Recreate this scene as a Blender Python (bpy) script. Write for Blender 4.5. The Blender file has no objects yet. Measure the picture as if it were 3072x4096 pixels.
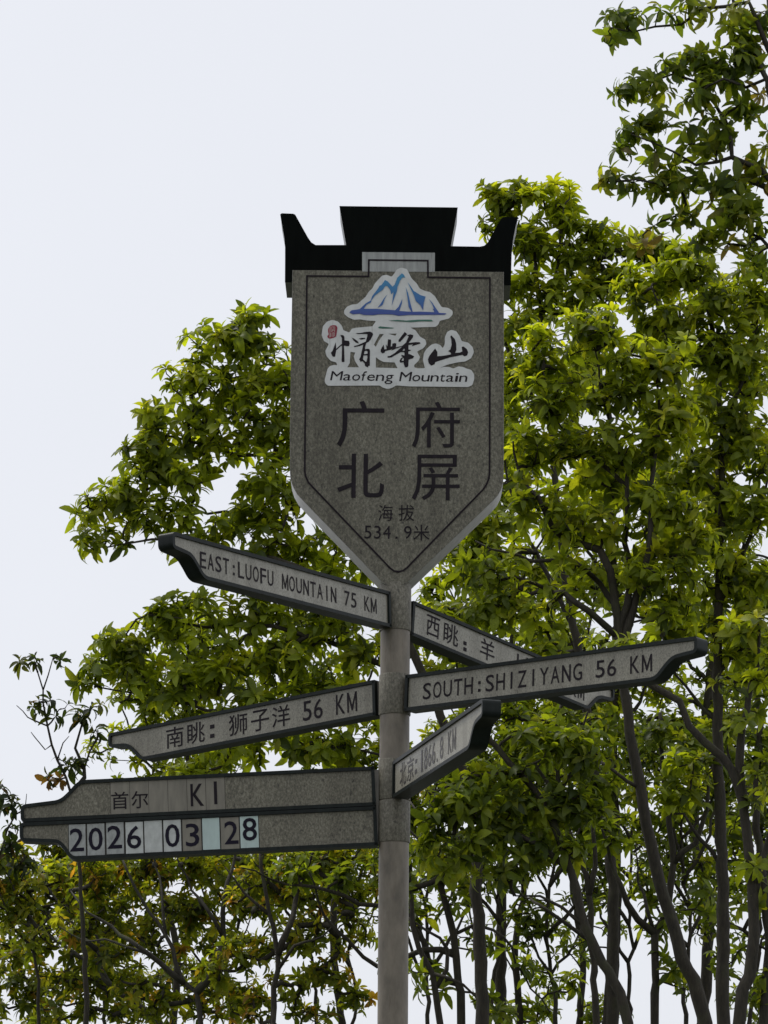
import bpy, bmesh, math, random
import numpy as np
from mathutils import Vector, Matrix

random.seed(7); rng = np.random.default_rng(11)
SC = bpy.context.scene
COL = SC.collection

# ------------------------------------------------------------------ camera
CAM = np.array([0.037, -10.9, 1.6]); FPX = 11000.0
PITCH, ROLL, YAW = math.radians(15.859), math.radians(0.443), math.radians(-0.455)
_f = np.array([math.sin(YAW)*math.cos(PITCH), math.cos(YAW)*math.cos(PITCH), math.sin(PITCH)])
_r = np.array([math.cos(YAW), -math.sin(YAW), 0.0]); _u = np.cross(_r, _f)
RT = _r*math.cos(ROLL) + _u*math.sin(ROLL); UP = _u*math.cos(ROLL) - _r*math.sin(ROLL); FW = _f
cam = bpy.data.objects.new('camera', bpy.data.cameras.new('camera')); COL.objects.link(cam)
cam.matrix_world = Matrix(((RT[0], UP[0], -FW[0], CAM[0]), (RT[1], UP[1], -FW[1], CAM[1]), (RT[2], UP[2], -FW[2], CAM[2]), (0, 0, 0, 1)))
cam.data.sensor_fit = 'HORIZONTAL'; cam.data.sensor_width = 36.0; cam.data.lens = FPX/3072*36.0
cam.data.clip_start = 0.1; cam.data.clip_end = 5000
SC.camera = cam

# ------------------------------------------------------------------ world, sun, exposure (overcast, veiled sun high up)
SUN_EL, SUN_AZ = math.radians(62), math.radians(-58)     # azimuth from +Y (away from the camera) towards -X: high on the left
world = bpy.data.worlds.new('World'); SC.world = world; world.use_nodes = True
nt = world.node_tree; nt.nodes.clear()
def N(t, **k):
    n = nt.nodes.new(t)
    for a, b in k.items(): setattr(n, a, b)
    return n
wo = N('ShaderNodeOutputWorld'); bg = N('ShaderNodeBackground'); sky = N('ShaderNodeTexSky')
sky.sky_type = 'NISHITA'; sky.sun_disc = False; sky.sun_elevation = SUN_EL; sky.sun_rotation = SUN_AZ
sky.air_density = 1.0; sky.dust_density = 4.0
sc1 = N('ShaderNodeVectorMath', operation='SCALE'); sc1.inputs['Scale'].default_value = 0.10
mx = N('ShaderNodeMix', data_type='RGBA'); mx.inputs['Factor'].default_value = 0.90
tc = N('ShaderNodeTexCoord'); no = N('ShaderNodeTexNoise'); no.inputs['Scale'].default_value = 2.2; no.inputs['Detail'].default_value = 5
rp = N('ShaderNodeValToRGB'); rp.color_ramp.elements[0].position = 0.25; rp.color_ramp.elements[1].position = 0.75
rp.color_ramp.elements[0].color = (0.80, 0.82, 0.875, 1); rp.color_ramp.elements[1].color = (0.86, 0.878, 0.93, 1)
L = nt.links.new
L(tc.outputs['Generated'], no.inputs['Vector']); L(no.outputs['Fac'], rp.inputs['Fac'])
L(sky.outputs['Color'], sc1.inputs[0]); L(sc1.outputs['Vector'], mx.inputs['A']); L(rp.outputs['Color'], mx.inputs['B'])
L(mx.outputs['Result'], bg.inputs['Color']); bg.inputs['Strength'].default_value = 0.745
L(bg.outputs['Background'], wo.inputs['Surface'])
sd = bpy.data.lights.new('sun', 'SUN'); sd.energy = 1.5; sd.angle = math.radians(14); sd.color = (1.0, 0.96, 0.88)
sun = bpy.data.objects.new('sun', sd); COL.objects.link(sun)
sdir = Vector((math.sin(SUN_AZ)*math.cos(SUN_EL), math.cos(SUN_AZ)*math.cos(SUN_EL), math.sin(SUN_EL)))
sun.rotation_euler = sdir.to_track_quat('Z', 'Y').to_euler(); sun.location = (0, 0, 30)
vs = SC.view_settings; vs.view_transform = 'Standard'; vs.look = 'None'; vs.exposure = 0.5; vs.gamma = 1.0; vs.use_curve_mapping = False
SC.cycles.max_bounces = 8; SC.cycles.transmission_bounces = 4; SC.cycles.diffuse_bounces = 4; SC.cycles.glossy_bounces = 3

# ------------------------------------------------------------------ picking points of the place from the photograph
def ray(u, v):
    d = FW + RT*((u-1536)/FPX) + UP*((2048-v)/FPX)
    return d
def at(u, v, Y):                       # the point at world depth Y seen at pixel (u, v)
    d = ray(u, v); return CAM + d*((Y-CAM[1])/d[1])
def on_plane(u, v, O, n):
    d = ray(u, v); t = np.dot(O-CAM, n)/np.dot(d, n); return CAM + d*t
def zc(sx, sy, k, pts):                # zoomed-crop coordinates -> photograph pixels
    return [(sx+x*k, sy+y*k) for x, y in pts]

# ------------------------------------------------------------------ materials
def new_mat(name):
    m = bpy.data.materials.new(name); m.use_nodes = True
    t = m.node_tree; t.nodes.clear()
    o = t.nodes.new('ShaderNodeOutputMaterial'); b = t.nodes.new('ShaderNodeBsdfPrincipled')
    t.links.new(b.outputs[0], o.inputs[0])
    return m, t, b, o
def ramp(t, stops):
    r = t.nodes.new('ShaderNodeValToRGB'); e = r.color_ramp.elements
    while len(e) < len(stops): e.new(0.5)
    for i, (p, c) in enumerate(stops): e[i].position = p; e[i].color = (*c, 1)
    return r
def noise(t, scale, detail=4, vec=None, rough=0.6):
    n = t.nodes.new('ShaderNodeTexNoise'); n.inputs['Scale'].default_value = scale; n.inputs['Detail'].default_value = detail; n.inputs['Roughness'].default_value = rough
    if vec is not None: t.links.new(vec, n.inputs['Vector'])
    return n
def mapped(t, scale):
    c = t.nodes.new('ShaderNodeTexCoord'); m = t.nodes.new('ShaderNodeMapping'); m.inputs['Scale'].default_value = scale
    t.links.new(c.outputs['Object'], m.inputs['Vector']); return m.outputs['Vector']
def mixc(t, mode, fac, a, b):
    m = t.nodes.new('ShaderNodeMix'); m.data_type = 'RGBA'; m.blend_type = mode
    for s, val in (('Factor', fac), ('A', a), ('B', b)):
        if isinstance(val, (float, int)): m.inputs[s].default_value = val
        elif isinstance(val, tuple): m.inputs[s].default_value = (*val, 1)
        else: t.links.new(val, m.inputs[s])
    return m.outputs['Result']
def bump(t, b, h, strength, dist):
    n = t.nodes.new('ShaderNodeBump'); n.inputs['Strength'].default_value = strength; n.inputs['Distance'].default_value = dist
    t.links.new(h, n.inputs['Height']); t.links.new(n.outputs['Normal'], b.inputs['Normal'])

def stone(name, dark, mid, light, scale=95, streak=0.35, rough=0.6):
    m, t, b, o = new_mat(name)
    v = mapped(t, (1, 1, 1)); vst = mapped(t, (9, 9, 0.7)); vel = mapped(t, (1.6, 1.6, 1.0))
    n1 = noise(t, scale, 3, vel, 0.75); r1 = ramp(t, [(0.30, dark), (0.50, mid), (0.72, light)]); t.links.new(n1.outputs['Fac'], r1.inputs['Fac'])
    n2 = noise(t, scale*0.45, 2, vel); r2 = ramp(t, [(0.27, (0.25, 0.25, 0.25)), (0.36, (1, 1, 1))]); t.links.new(n2.outputs['Fac'], r2.inputs['Fac'])
    c = mixc(t, 'MULTIPLY', 0.8, r1.outputs['Color'], r2.outputs['Color'])
    n3 = noise(t, 1.6, 5, vst); r3 = ramp(t, [(0.33, (0.55, 0.53, 0.48)), (0.62, (1.08, 1.08, 1.06))]); t.links.new(n3.outputs['Fac'], r3.inputs['Fac'])
    c = mixc(t, 'MULTIPLY', streak, c, r3.outputs['Color'])
    t.links.new(c, b.inputs['Base Color']); b.inputs['Roughness'].default_value = rough
    bump(t, b, n1.outputs['Fac'], 0.25, 0.002)
    return m
M = {}
M['board'] = stone('board_stone_print', (0.055, 0.050, 0.037), (0.128, 0.120, 0.089), (0.25, 0.237, 0.185), 88, 0.6)
M['panel'] = stone('panel_stone_print', (0.13, 0.121, 0.100), (0.250, 0.238, 0.192), (0.35, 0.335, 0.28), 120, 0.6, 0.4)
M['panel_lit'] = stone('lit_panel_stone_print', (0.17, 0.158, 0.13), (0.305, 0.292, 0.245), (0.40, 0.385, 0.335), 120, 0.6, 0.38)  # lighter copy of the panel: light on the side-facing arms put into colour
M['dpanel'] = stone('date_panel_stone_print', (0.065, 0.060, 0.045), (0.155, 0.145, 0.109), (0.29, 0.273, 0.215), 88, 0.5, 0.55)
M['sleeve'] = stone('sleeve_stone_print', (0.07, 0.062, 0.047), (0.140, 0.130, 0.100), (0.25, 0.235, 0.19), 75, 0.75)
def paint(name, col, rough=0.4, var=0.25, metal=0.0, stain=None, vscale=(6, 6, 1.2), spec=0.5):
    m, t, b, o = new_mat(name)
    n = noise(t, 7, 6, mapped(t, vscale)); r = ramp(t, [(0.3, tuple(x*(1-var) for x in col)), (0.7, tuple(min(1, x*(1+var)) for x in col))])
    t.links.new(n.outputs['Fac'], r.inputs['Fac']); c = r.outputs['Color']
    if stain:
        n2 = noise(t, 5, 8, mapped(t, (14, 14, 1.1)), 0.7); r2 = ramp(t, [(0.60, (0, 0, 0)), (0.74, (1, 1, 1))]); t.links.new(n2.outputs['Fac'], r2.inputs['Fac'])
        c = mixc(t, 'MIX', r2.outputs['Color'], c, stain)
    t.links.new(c, b.inputs['Base Color']); b.inputs['Roughness'].default_value = rough; b.inputs['Metallic'].default_value = metal; b.inputs['Specular IOR Level'].default_value = spec
    n3 = noise(t, 60, 4, mapped(t, (1, 1, 1))); bump(t, b, n3.outputs['Fac'], 0.12, 0.002)
    return m
M['frame'] = paint('dark_green_frame_paint', (0.012, 0.016, 0.015), 0.42, 0.35, spec=0.16)
M['roof'] = paint('black_roof_paint', (0.0025, 0.0035, 0.003), 0.7, 0.3, spec=0.05)
M['pole'] = paint('weathered_pole_paint', (0.165, 0.142, 0.110), 0.5, 0.38, 0.0, (0.075, 0.042, 0.022), (3, 3, 1.1))
M['boardside'] = paint('board_edge_metal', (0.27, 0.26, 0.235), 0.33, 0.25, 0.35)
M['roofside'] = paint('roof_edge_grey', (0.20, 0.20, 0.20), 0.45, 0.3, 0.2)
M['steel'] = paint('plate_steel', (0.16, 0.15, 0.13), 0.5, 0.3, 0.3, (0.10, 0.05, 0.03))
M['ink'] = paint('dark_lettering_ink', (0.016, 0.012, 0.016), 0.6, 0.3, spec=0.15)
M['ink_sheen'] = paint('sheen_lettering_ink', (0.062, 0.055, 0.055), 0.45, 0.3, spec=0.4)  # lightened ink: grazing reflection on the lettering put into its colour
M['line'] = paint('border_line_ink', (0.014, 0.009, 0.013), 0.6, 0.2, spec=0.15)
M['vinyl'] = paint('white_vinyl', (0.60, 0.61, 0.60), 0.45, 0.10, 0, (0.42, 0.42, 0.40), (3, 3, 3))
M['tab'] = paint('pale_grey_tab', (0.30, 0.31, 0.30), 0.5, 0.22, 0, (0.2, 0.2, 0.19), (10, 10, 1))
M['red'] = paint('seal_red', (0.26, 0.012, 0.035), 0.5, 0.15)
M['sealmark'] = paint('seal_pale', (0.50, 0.40, 0.37), 0.5, 0.15)
M['green'] = paint('brush_green', (0.03, 0.13, 0.09), 0.5, 0.4, vscale=(2, 2, 2))
M['tile_tan'] = paint('tile_tan', (0.20, 0.185, 0.15), 0.5, 0.2)
M['tile_grey'] = paint('tile_grey', (0.33, 0.345, 0.335), 0.45, 0.25, 0, (0.16, 0.15, 0.13), (9, 9, 5))
M['tile_pale'] = paint('tile_pale', (0.47, 0.49, 0.475), 0.42, 0.15, 0, (0.30, 0.29, 0.27), (6, 6, 4))
M['tile_cyan'] = paint('tile_pale_cyan', (0.45, 0.56, 0.54), 0.42, 0.10)
M['track'] = paint('tile_track_grime', (0.035, 0.032, 0.028), 0.6, 0.4, spec=0.2)
M['ink_blue'] = paint('digit_ink', (0.011, 0.009, 0.02), 0.6, 0.2, spec=0.15)
def blue_mat():
    m, t, b, o = new_mat('mountain_blue_print')
    c = t.nodes.new('ShaderNodeTexCoord'); s = t.nodes.new('ShaderNodeSeparateXYZ'); t.links.new(c.outputs['Object'], s.inputs[0])
    mr = t.nodes.new('ShaderNodeMapRange'); mr.inputs['From Min'].default_value = 5.54; mr.inputs['From Max'].default_value = 5.71
    t.links.new(s.outputs['Z'], mr.inputs['Value'])
    r = ramp(t, [(0.0, (0.035, 0.065, 0.29)), (0.3, (0.025, 0.12, 0.36)), (0.95, (0.035, 0.23, 0.42))]); t.links.new(mr.outputs[0], r.inputs['Fac'])
    t.links.new(r.outputs['Color'], b.inputs['Base Color']); b.inputs['Roughness'].default_value = 0.45
    return m
M['blue'] = blue_mat()
def bark_mat(name, c1, c2):
    m, t, b, o = new_mat(name)
    n = noise(t, 9, 8, mapped(t, (5, 5, 1.3)), 0.7); r = ramp(t, [(0.3, c1), (0.7, c2)]); t.links.new(n.outputs['Fac'], r.inputs['Fac'])
    n2 = noise(t, 3.0, 4, mapped(t, (1, 1, 1))); r2 = ramp(t, [(0.55, (0, 0, 0)), (0.72, (1, 1, 1))]); t.links.new(n2.outputs['Fac'], r2.inputs['Fac'])
    c = mixc(t, 'MIX', r2.outputs['Color'], r.outputs['Color'], (c2[0]*0.9, c2[1]*1.15, c2[2]*0.7))
    t.links.new(c, b.inputs['Base Color']); b.inputs['Roughness'].default_value = 0.85
    bump(t, b, n.outputs['Fac'], 0.7, 0.02)
    return m
M['bark'] = bark_mat('dark_bark', (0.014, 0.0115, 0.008), (0.048, 0.040, 0.026))
M['bark2'] = bark_mat('grey_bark', (0.020, 0.018, 0.013), (0.065, 0.058, 0.044))
def leaf_mat(name, from_object):
    m, t, b, o = new_mat(name)
    if from_object:
        a = t.nodes.new('ShaderNodeObjectInfo'); col = a.outputs['Color']
    else:
        a = t.nodes.new('ShaderNodeAttribute'); a.attribute_name = 'tint'; col = a.outputs['Color']
    n = noise(t, 14, 3, mapped(t, (1, 1, 1))); r = ramp(t, [(0.3, (0.8, 0.8, 0.8)), (0.7, (1.15, 1.15, 1.15))]); t.links.new(n.outputs['Fac'], r.inputs['Fac'])
    c = mixc(t, 'MULTIPLY', 1.0, col, r.outputs['Color'])
    t.links.new(c, b.inputs['Base Color']); b.inputs['Roughness'].default_value = 0.5; b.inputs['Specular IOR Level'].default_value = 0.3
    tr = t.nodes.new('ShaderNodeBsdfTranslucent')
    c2 = mixc(t, 'MULTIPLY', 1.0, c, (2.75, 2.6, 0.8)); t.links.new(c2, tr.inputs['Color'])
    ms = t.nodes.new('ShaderNodeMixShader'); ms.inputs[0].default_value = 0.52
    t.links.new(b.outputs[0], ms.inputs[1]); t.links.new(tr.outputs[0], ms.inputs[2]); t.links.new(ms.outputs[0], o.inputs[0])
    return m
M['leaf'] = leaf_mat('leaf_of_crown', False); M['leaf1'] = leaf_mat('leaf_single', True)
def ground_mat():
    m, t, b, o = new_mat('summit_ground')
    n = noise(t, 0.35, 8, mapped(t, (1, 1, 1))); r = ramp(t, [(0.42, (0.055, 0.05, 0.04)), (0.58, (0.035, 0.055, 0.02))]); t.links.new(n.outputs['Fac'], r.inputs['Fac'])
    t.links.new(r.outputs['Color'], b.inputs['Base Color']); b.inputs['Roughness'].default_value = 0.95
    n2 = noise(t, 25, 6, mapped(t, (1, 1, 1))); bump(t, b, n2.outputs['Fac'], 0.6, 0.03)
    return m
M['ground'] = ground_mat()

# ------------------------------------------------------------------ mesh helpers
def obj(name, me, mat, parent=None, smooth=False):
    o = bpy.data.objects.new(name, me); COL.objects.link(o)
    if mat is not None: me.materials.append(mat)
    if smooth:
        me.polygons.foreach_set('use_smooth', [True]*len(me.polygons))
    if parent is not None: o.parent = parent
    return o
def empty(name, loc=(0, 0, 0)):
    o = bpy.data.objects.new(name, None); COL.objects.link(o); o.location = loc; o.empty_display_size = 0.2; return o
def tag(o, label, cat, group=None):
    o['label'] = label; o['category'] = cat
    if group: o['group'] = group
def mesh(name, V, F):
    me = bpy.data.meshes.new(name); me.from_pydata([tuple(map(float, v)) for v in V], [], F); me.update(); return me
def fix(me):
    bm = bmesh.new(); bm.from_mesh(me); bmesh.ops.recalc_face_normals(bm, faces=bm.faces); bm.to_mesh(me); bm.free(); return me
class Frame:                            # a flat working plane: origin, right, up, normal (towards the reader)
    def __init__(s, O, X, Z):
        s.O = np.array(O, float); s.X = np.array(X, float); s.Z = np.array(Z, float); s.Nn = np.cross(s.X, s.Z)
    def p(s, x, z, n=0.0): return s.O + s.X*x + s.Z*z + s.Nn*n
    def inv(s, u, v, n=0.0):
        q = on_plane(u, v, s.O+s.Nn*n, s.Nn) - s.O; return float(q@s.X), float(q@s.Z)
def fill_poly(bm, fr, loops, n):
    edges = []
    for lp in loops:
        vs_ = [bm.verts.new(fr.p(x, z, n)) for x, z in lp]
        for i in range(len(vs_)): edges.append(bm.edges.new((vs_[i], vs_[(i+1) % len(vs_)])))
    r = bmesh.ops.triangle_fill(bm, use_beauty=True, use_dissolve=False, edges=edges, normal=Vector(fr.Nn))
    return [f for f in r['geom'] if isinstance(f, bmesh.types.BMFace)]
def flat(name, fr, loopsets, n, mat, parent):
    bm = bmesh.new()
    for loops in loopsets: fill_poly(bm, fr, loops, n)
    bm.normal_update()
    for f in bm.faces:
        if f.normal.dot(Vector(fr.Nn)) < 0: f.normal_flip()
    me = bpy.data.meshes.new(name); bm.to_mesh(me); bm.free(); return obj(name, me, mat, parent)
def prism(fr, loop, n0, n1, bevel=0.0):
    bm = bmesh.new(); k = len(loop)
    a = [bm.verts.new(fr.p(x, z, n0)) for x, z in loop]; b = [bm.verts.new(fr.p(x, z, n1)) for x, z in loop]
    bm.faces.new(a[::-1]); bm.faces.new(b)
    for i in range(k): bm.faces.new((a[i], a[(i+1) % k], b[(i+1) % k], b[i]))
    bmesh.ops.recalc_face_normals(bm, faces=bm.faces)
    if bevel:
        es = [e for e in bm.edges if len(e.link_faces) == 2 and e.calc_face_angle() > 0.6]
        bmesh.ops.bevel(bm, geom=es, offset=bevel, segments=2, affect='EDGES', clamp_overlap=True)
    bmesh.ops.triangulate(bm, faces=[f for f in bm.faces if len(f.verts) > 4])
    me = bpy.data.meshes.new('prism'); bm.to_mesh(me); bm.free(); return me
def inset(loop, d):
    k = len(loop); P = np.array(loop); area = 0.5*np.sum(P[:, 0]*np.roll(P[:, 1], -1)-np.roll(P[:, 0], -1)*P[:, 1]); s = 1 if area > 0 else -1
    out = []
    for i in range(k):
        a, b, c = P[i-1], P[i], P[(i+1) % k]
        e1 = (b-a)/np.linalg.norm(b-a); e2 = (c-b)/np.linalg.norm(c-b)
        n1 = np.array([-e1[1], e1[0]])*s; n2 = np.array([-e2[1], e2[0]])*s
        m = n1+n2; m /= np.linalg.norm(m); out.append(tuple(b+m*d/max(0.45, m@n1)))
    return out
def ring_prism(fr, loop, width, n0, n1):
    inn = inset(loop, width); k = len(loop); V = []
    for L_, n in ((loop, n0), (loop, n1), (inn, n1), (inn, n0)): V += [fr.p(x, z, n) for x, z in L_]
    F = []
    for j in range(4):
        for i in range(k): F.append((j*k+i, j*k+(i+1) % k, ((j+1) % 4)*k+(i+1) % k, ((j+1) % 4)*k+i))
    return fix(mesh('ring', V, F)), inn
def rounded(loop, rads, seg=6):         # rounds the corners of a 2D loop
    out = []; k = len(loop); P = np.array(loop, float)
    for i in range(k):
        r = rads if isinstance(rads, float) else rads[i]
        if r <= 0: out.append(tuple(P[i])); continue
        a = P[i-1]-P[i]; b = P[(i+1) % k]-P[i]; la, lb = np.linalg.norm(a), np.linalg.norm(b); a /= la; b /= lb
        d = min(r, la*0.49, lb*0.49); p0 = P[i]+a*d; p2 = P[i]+b*d
        for j in range(seg+1):
            t = j/seg; out.append(tuple((1-t)**2*p0+2*t*(1-t)*P[i]+t*t*p2))
    return out
def stroke(fr, pts, w, closed=False):   # polyline of width w as quads in the plane
    L_ = np.array(pts); k = len(L_); left, right = [], []
    for i in range(k):
        a = L_[i-1] if (i or closed) else L_[i]; c = L_[(i+1) % k] if (i < k-1 or closed) else L_[i]; b = L_[i]
        ns = []
        for p, q in ((a, b), (b, c)):
            e = q-p; l = np.linalg.norm(e)
            if l > 1e-9: ns.append(np.array([-e[1], e[0]])/l)
        m = sum(ns); m = m/np.linalg.norm(m); m = m/max(0.5, m@ns[0])
        left.append(b+m*w/2); right.append(b-m*w/2)
    return left, right
_glyphs = {}
def glyph(ch, off=0.0, res=3):          # triangulated outline of one character from Blender's own built-in font
    key = (ch, off)
    if key not in _glyphs:
        d = bpy.data.curves.new('glyph', 'FONT'); d.body = ch; d.resolution_u = res; d.offset = off
        o = bpy.data.objects.new('glyph', d); COL.objects.link(o); bpy.context.view_layer.update()
        me = bpy.data.meshes.new_from_object(o.evaluated_get(bpy.context.evaluated_depsgraph_get()))
        V = np.array([v.co[:2] for v in me.vertices]); F = [tuple(p.vertices) for p in me.polygons]
        bpy.data.objects.remove(o); bpy.data.curves.remove(d); bpy.data.meshes.remove(me)
        _glyphs[key] = (V, F)
    return _glyphs[key]
class Ink:                              # collects characters on one plane into one lettering mesh
    def __init__(s, fr, n): s.fr, s.n, s.ch = fr, n, []
    def put(s, P2, F): s.ch.append(([s.fr.p(x, z, s.n) for x, z in P2], F))
    def boxed(s, ch, x0, x1, z0, z1, off=0.0):
        if ch in 'MN':                    # plain bold capitals
            w = x1-x0; h = z1-z0; b_ = 0.17 if ch == 'M' else 0.19
            if ch == 'M':
                q = [(0, 0), (b_, 0), (b_, .70), (.43, .08), (.57, .08), (1-b_, .70), (1-b_, 0), (1, 0), (1, 1), (1-b_, 1), (.5, .36), (b_, 1), (0, 1)]
                F = [(0, 1, 2, 11, 12), (2, 3, 10, 11), (3, 4, 10), (4, 5, 9, 10), (5, 6, 7, 8, 9)]
            else:
                q = [(0, 0), (b_, 0), (b_, .70), (1-b_, 0), (1, 0), (1, 1), (1-b_, 1), (1-b_, .30), (b_, 1), (0, 1)]
                F = [(0, 1, 2, 8, 9), (2, 3, 7, 8), (3, 4, 5, 6, 7)]
            s.put([(x0+w*a, z0+h*c) for a, c in q], F); return
        V, F = glyph(ch, off); lo = V.min(0); hi = V.max(0); q = (V-lo)/(hi-lo)
        s.put([(x0+(x1-x0)*a, z0+(z1-z0)*c) for a, c in q], F)
    def bar(s, x0, x1, z0, z1): s.put([(x0, z0), (x1, z0), (x1, z1), (x0, z1)], [(0, 1, 2, 3)])
    def mono(s, text, x0, x1, z0, z1, off=0.005, fillw=0.80):   # even cells, narrow signpost capitals
        cell = (x1-x0)/(len(text)-0.18)
        for i, ch in enumerate(text):
            c0 = x0+i*cell
            if ch == ' ': continue
            if ch == 'I': s.bar(c0+cell*.33, c0+cell*.33+cell*.17, z0, z1)
            elif ch == '.': s.bar(c0+cell*.2, c0+cell*.40, z0, z0+cell*.2)
            elif ch == ':':
                for zz in (z0+.06*(z1-z0), z0+.52*(z1-z0)): s.bar(c0+cell*.30, c0+cell*.54, zz, zz+cell*.22)
            elif ch == '1': s.boxed(ch, c0+cell*.18, c0+cell*.56, z0, z1, off)
            else: s.boxed(ch, c0, c0+cell*(fillw if ch not in 'MW' else .88), z0, z1, off)
    def build(s, name, mat, parent):
        for V, F in s.ch:
            me = mesh(name, V, F); bm = bmesh.new(); bm.from_mesh(me); bm.normal_update()
            for f in bm.faces:
                if f.normal.dot(Vector(s.fr.Nn)) < 0: f.normal_flip()
            bm.to_mesh(me); bm.free(); obj(name, me, mat, parent)
def lathe(profile, seg=32, c=(0, 0)):
    V, F = [], []
    for r, z in profile:
        for i in range(seg):
            a = 2*math.pi*i/seg; V.append((c[0]+r*math.cos(a), c[1]+r*math.sin(a), z))
    for j in range(len(profile)-1):
        for i in range(seg): F.append((j*seg+i, j*seg+(i+1) % seg, (j+1)*seg+(i+1) % seg, (j+1)*seg+i))
    F.append(tuple(range(seg))[::-1]); F.append(tuple((len(profile)-1)*seg+i for i in range(seg)))
    return mesh('lathe', V, F)
def auto_smooth(o, ang=35):
    me = o.data; me.polygons.foreach_set('use_smooth', [True]*len(me.polygons))
    bm = bmesh.new(); bm.from_mesh(me)
    for e in bm.edges: e.smooth = not (len(e.link_faces) == 2 and e.calc_face_angle(0) > math.radians(ang))
    bm.to_mesh(me); bm.free()
def box(c, X, Y_, Z, hx, hy, hz, bev=0.0):
    c, X, Y_, Z = (np.array(a, float) for a in (c, X, Y_, Z)); V = [c+X*sx*hx+Y_*sy*hy+Z*sz*hz for sx in (-1, 1) for sy in (-1, 1) for sz in (-1, 1)]
    F = [(0, 1, 3, 2), (4, 6, 7, 5), (0, 4, 5, 1), (2, 3, 7, 6), (0, 2, 6, 4), (1, 5, 7, 3)]
    me = fix(mesh('box', V, F))
    if bev:
        bm = bmesh.new(); bm.from_mesh(me); bmesh.ops.bevel(bm, geom=list(bm.edges), offset=bev, segments=2, affect='EDGES'); bm.to_mesh(me); bm.free()
    return me

# ------------------------------------------------------------------ the ground: a summit that falls away behind the trees
def terrain(x, y):
    r = math.hypot(x, y+2); d = max(0.0, r-13)
    return -150*(1-math.exp(-(d*d)/(2*170.0**2)))-0.012*min(d, 60)**1.35
V, F = [], []; RR = [0]+[1.5*i for i in range(1, 12)]+[20*1.28**i for i in range(24)]; SEG = 64
V.append((0, -2, 0))
for r in RR[1:]:
    for i in range(SEG):
        a = 2*math.pi*i/SEG; x, y = r*math.cos(a), -2+r*math.sin(a); V.append((x, y, terrain(x, y)))
for i in range(SEG): F.append((0, 1+i, 1+(i+1) % SEG))
for j in range(len(RR)-2):
    for i in range(SEG): F.append((1+j*SEG+i, 1+(j+1)*SEG+i, 1+(j+1)*SEG+(i+1) % SEG, 1+j*SEG+(i+1) % SEG))
g = obj('ground', fix(mesh('ground', V, F)), M['ground'], smooth=True); g['kind'] = 'structure'

# ------------------------------------------------------------------ the signpost
SIGN = empty('signpost')
tag(SIGN, 'tall summit signpost with stone-look shield board, black roof cap and pointed direction arms', 'signpost')
R = 0.060
def axis_z(v, rad=R):                   # height on the pole's near side seen at photograph row v
    q = on_plane(1580, v, np.array([0, -rad, 0.]), np.array([0, 1., 0])); return float(q[2])
po = obj('pole', lathe([(R, -0.15), (R, axis_z(2360))], 40), M['pole'], SIGN); auto_smooth(po)
fl = obj('base_flange', lathe([(0.17, -0.02), (0.17, 0.012), (0.165, 0.016), (0.062, 0.016)], 40), M['steel'], SIGN); auto_smooth(fl)
for i in range(6):
    a = math.pi/6+i*math.pi/3
    b_ = obj('bolt', lathe([(0.014, 0.01), (0.014, 0.028), (0.010, 0.032)], 6, (0.12*math.cos(a), 0.12*math.sin(a))), M['steel'], SIGN)
RS = 0.0645
for v0, v1 in ((2325, 2512), (2688, 2850), (3030, 3192), (3196, 3362)):
    z1, z0 = axis_z(v0, RS), axis_z(v1, RS)
    prof = [(R-0.002, z0-0.0005), (RS-0.001, z0), (RS, z0+0.003), (RS, z1-0.004), (RS-0.002, z1), (R-0.002, z1+0.001)]
    s_ = obj('sleeve', lathe(prof, 40), M['sleeve'], SIGN); auto_smooth(s_)
    ang = math.radians(200)

# --- shield board
BF = Frame((0, -0.06, 0), (1, 0, 0), (0, 0, 1))          # normal = X x Z = -Y: towards the camera
def bpx(pts): return [BF.inv(u, v) for u, v in pts]
k1 = 1040/1659
top = zc(1080, 780, k1, [(143, 478), (1492, 490)])
shield_px = [top[0]] + zc(1080, 1540, k1, [(127, 300), (127, 560), (131, 600), (145, 645), (172, 695), (215, 742), (700, 1243), (728, 1267), (760, 1280), (795, 1284), (832, 1279), (868, 1264), (905, 1236), (1420, 742), (1455, 703), (1478, 660), (1488, 615), (1491, 560), (1492, 300)]) + [top[1]]
sh = bpx(shield_px)[::-1]
T_B = 0.165
body = obj('board_body', prism(BF, sh, -T_B, -0.003, 0.0), M['boardside'], SIGN); auto_smooth(body, 30)
board = obj('shield_board', prism(BF, inset(sh, 0.0015), -0.003, 0.0), M['board'], SIGN)
# roof cap
roof_px = zc(1080, 780, k1, [(66, 122), (75, 115), (148, 118), (160, 124), (240, 268), (262, 300), (290, 318), (487, 318), (444, 69), (1197, 78), (1152, 325), (1340, 328), (1368, 322), (1390, 302), (1470, 158), (1482, 144), (1495, 139), (1582, 140), (1566, 200), (1549, 290), (1541, 380), (1536, 572), (96, 553), (97, 400), (97, 330), (92, 270), (78, 190)])
rf = bpx(roof_px)[::-1]
roof = obj('roof_cap', prism(BF, rf, -T_B-0.03, -0.007, 0.0), M['roofside'], SIGN); auto_smooth(roof, 30)
obj('front_plate', prism(BF, inset(rf, -0.0008), -0.007, -0.004), M['roof'], roof)
# pale tab over the roof edge
tb = bpx(zc(1080, 780, k1, [(588, 365), (1052, 369), (1052, 491), (588, 489)]))
tab = obj('name_tab', prism(BF, tb[::-1], -0.006, 0.0015), M['tab'], SIGN)
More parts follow.
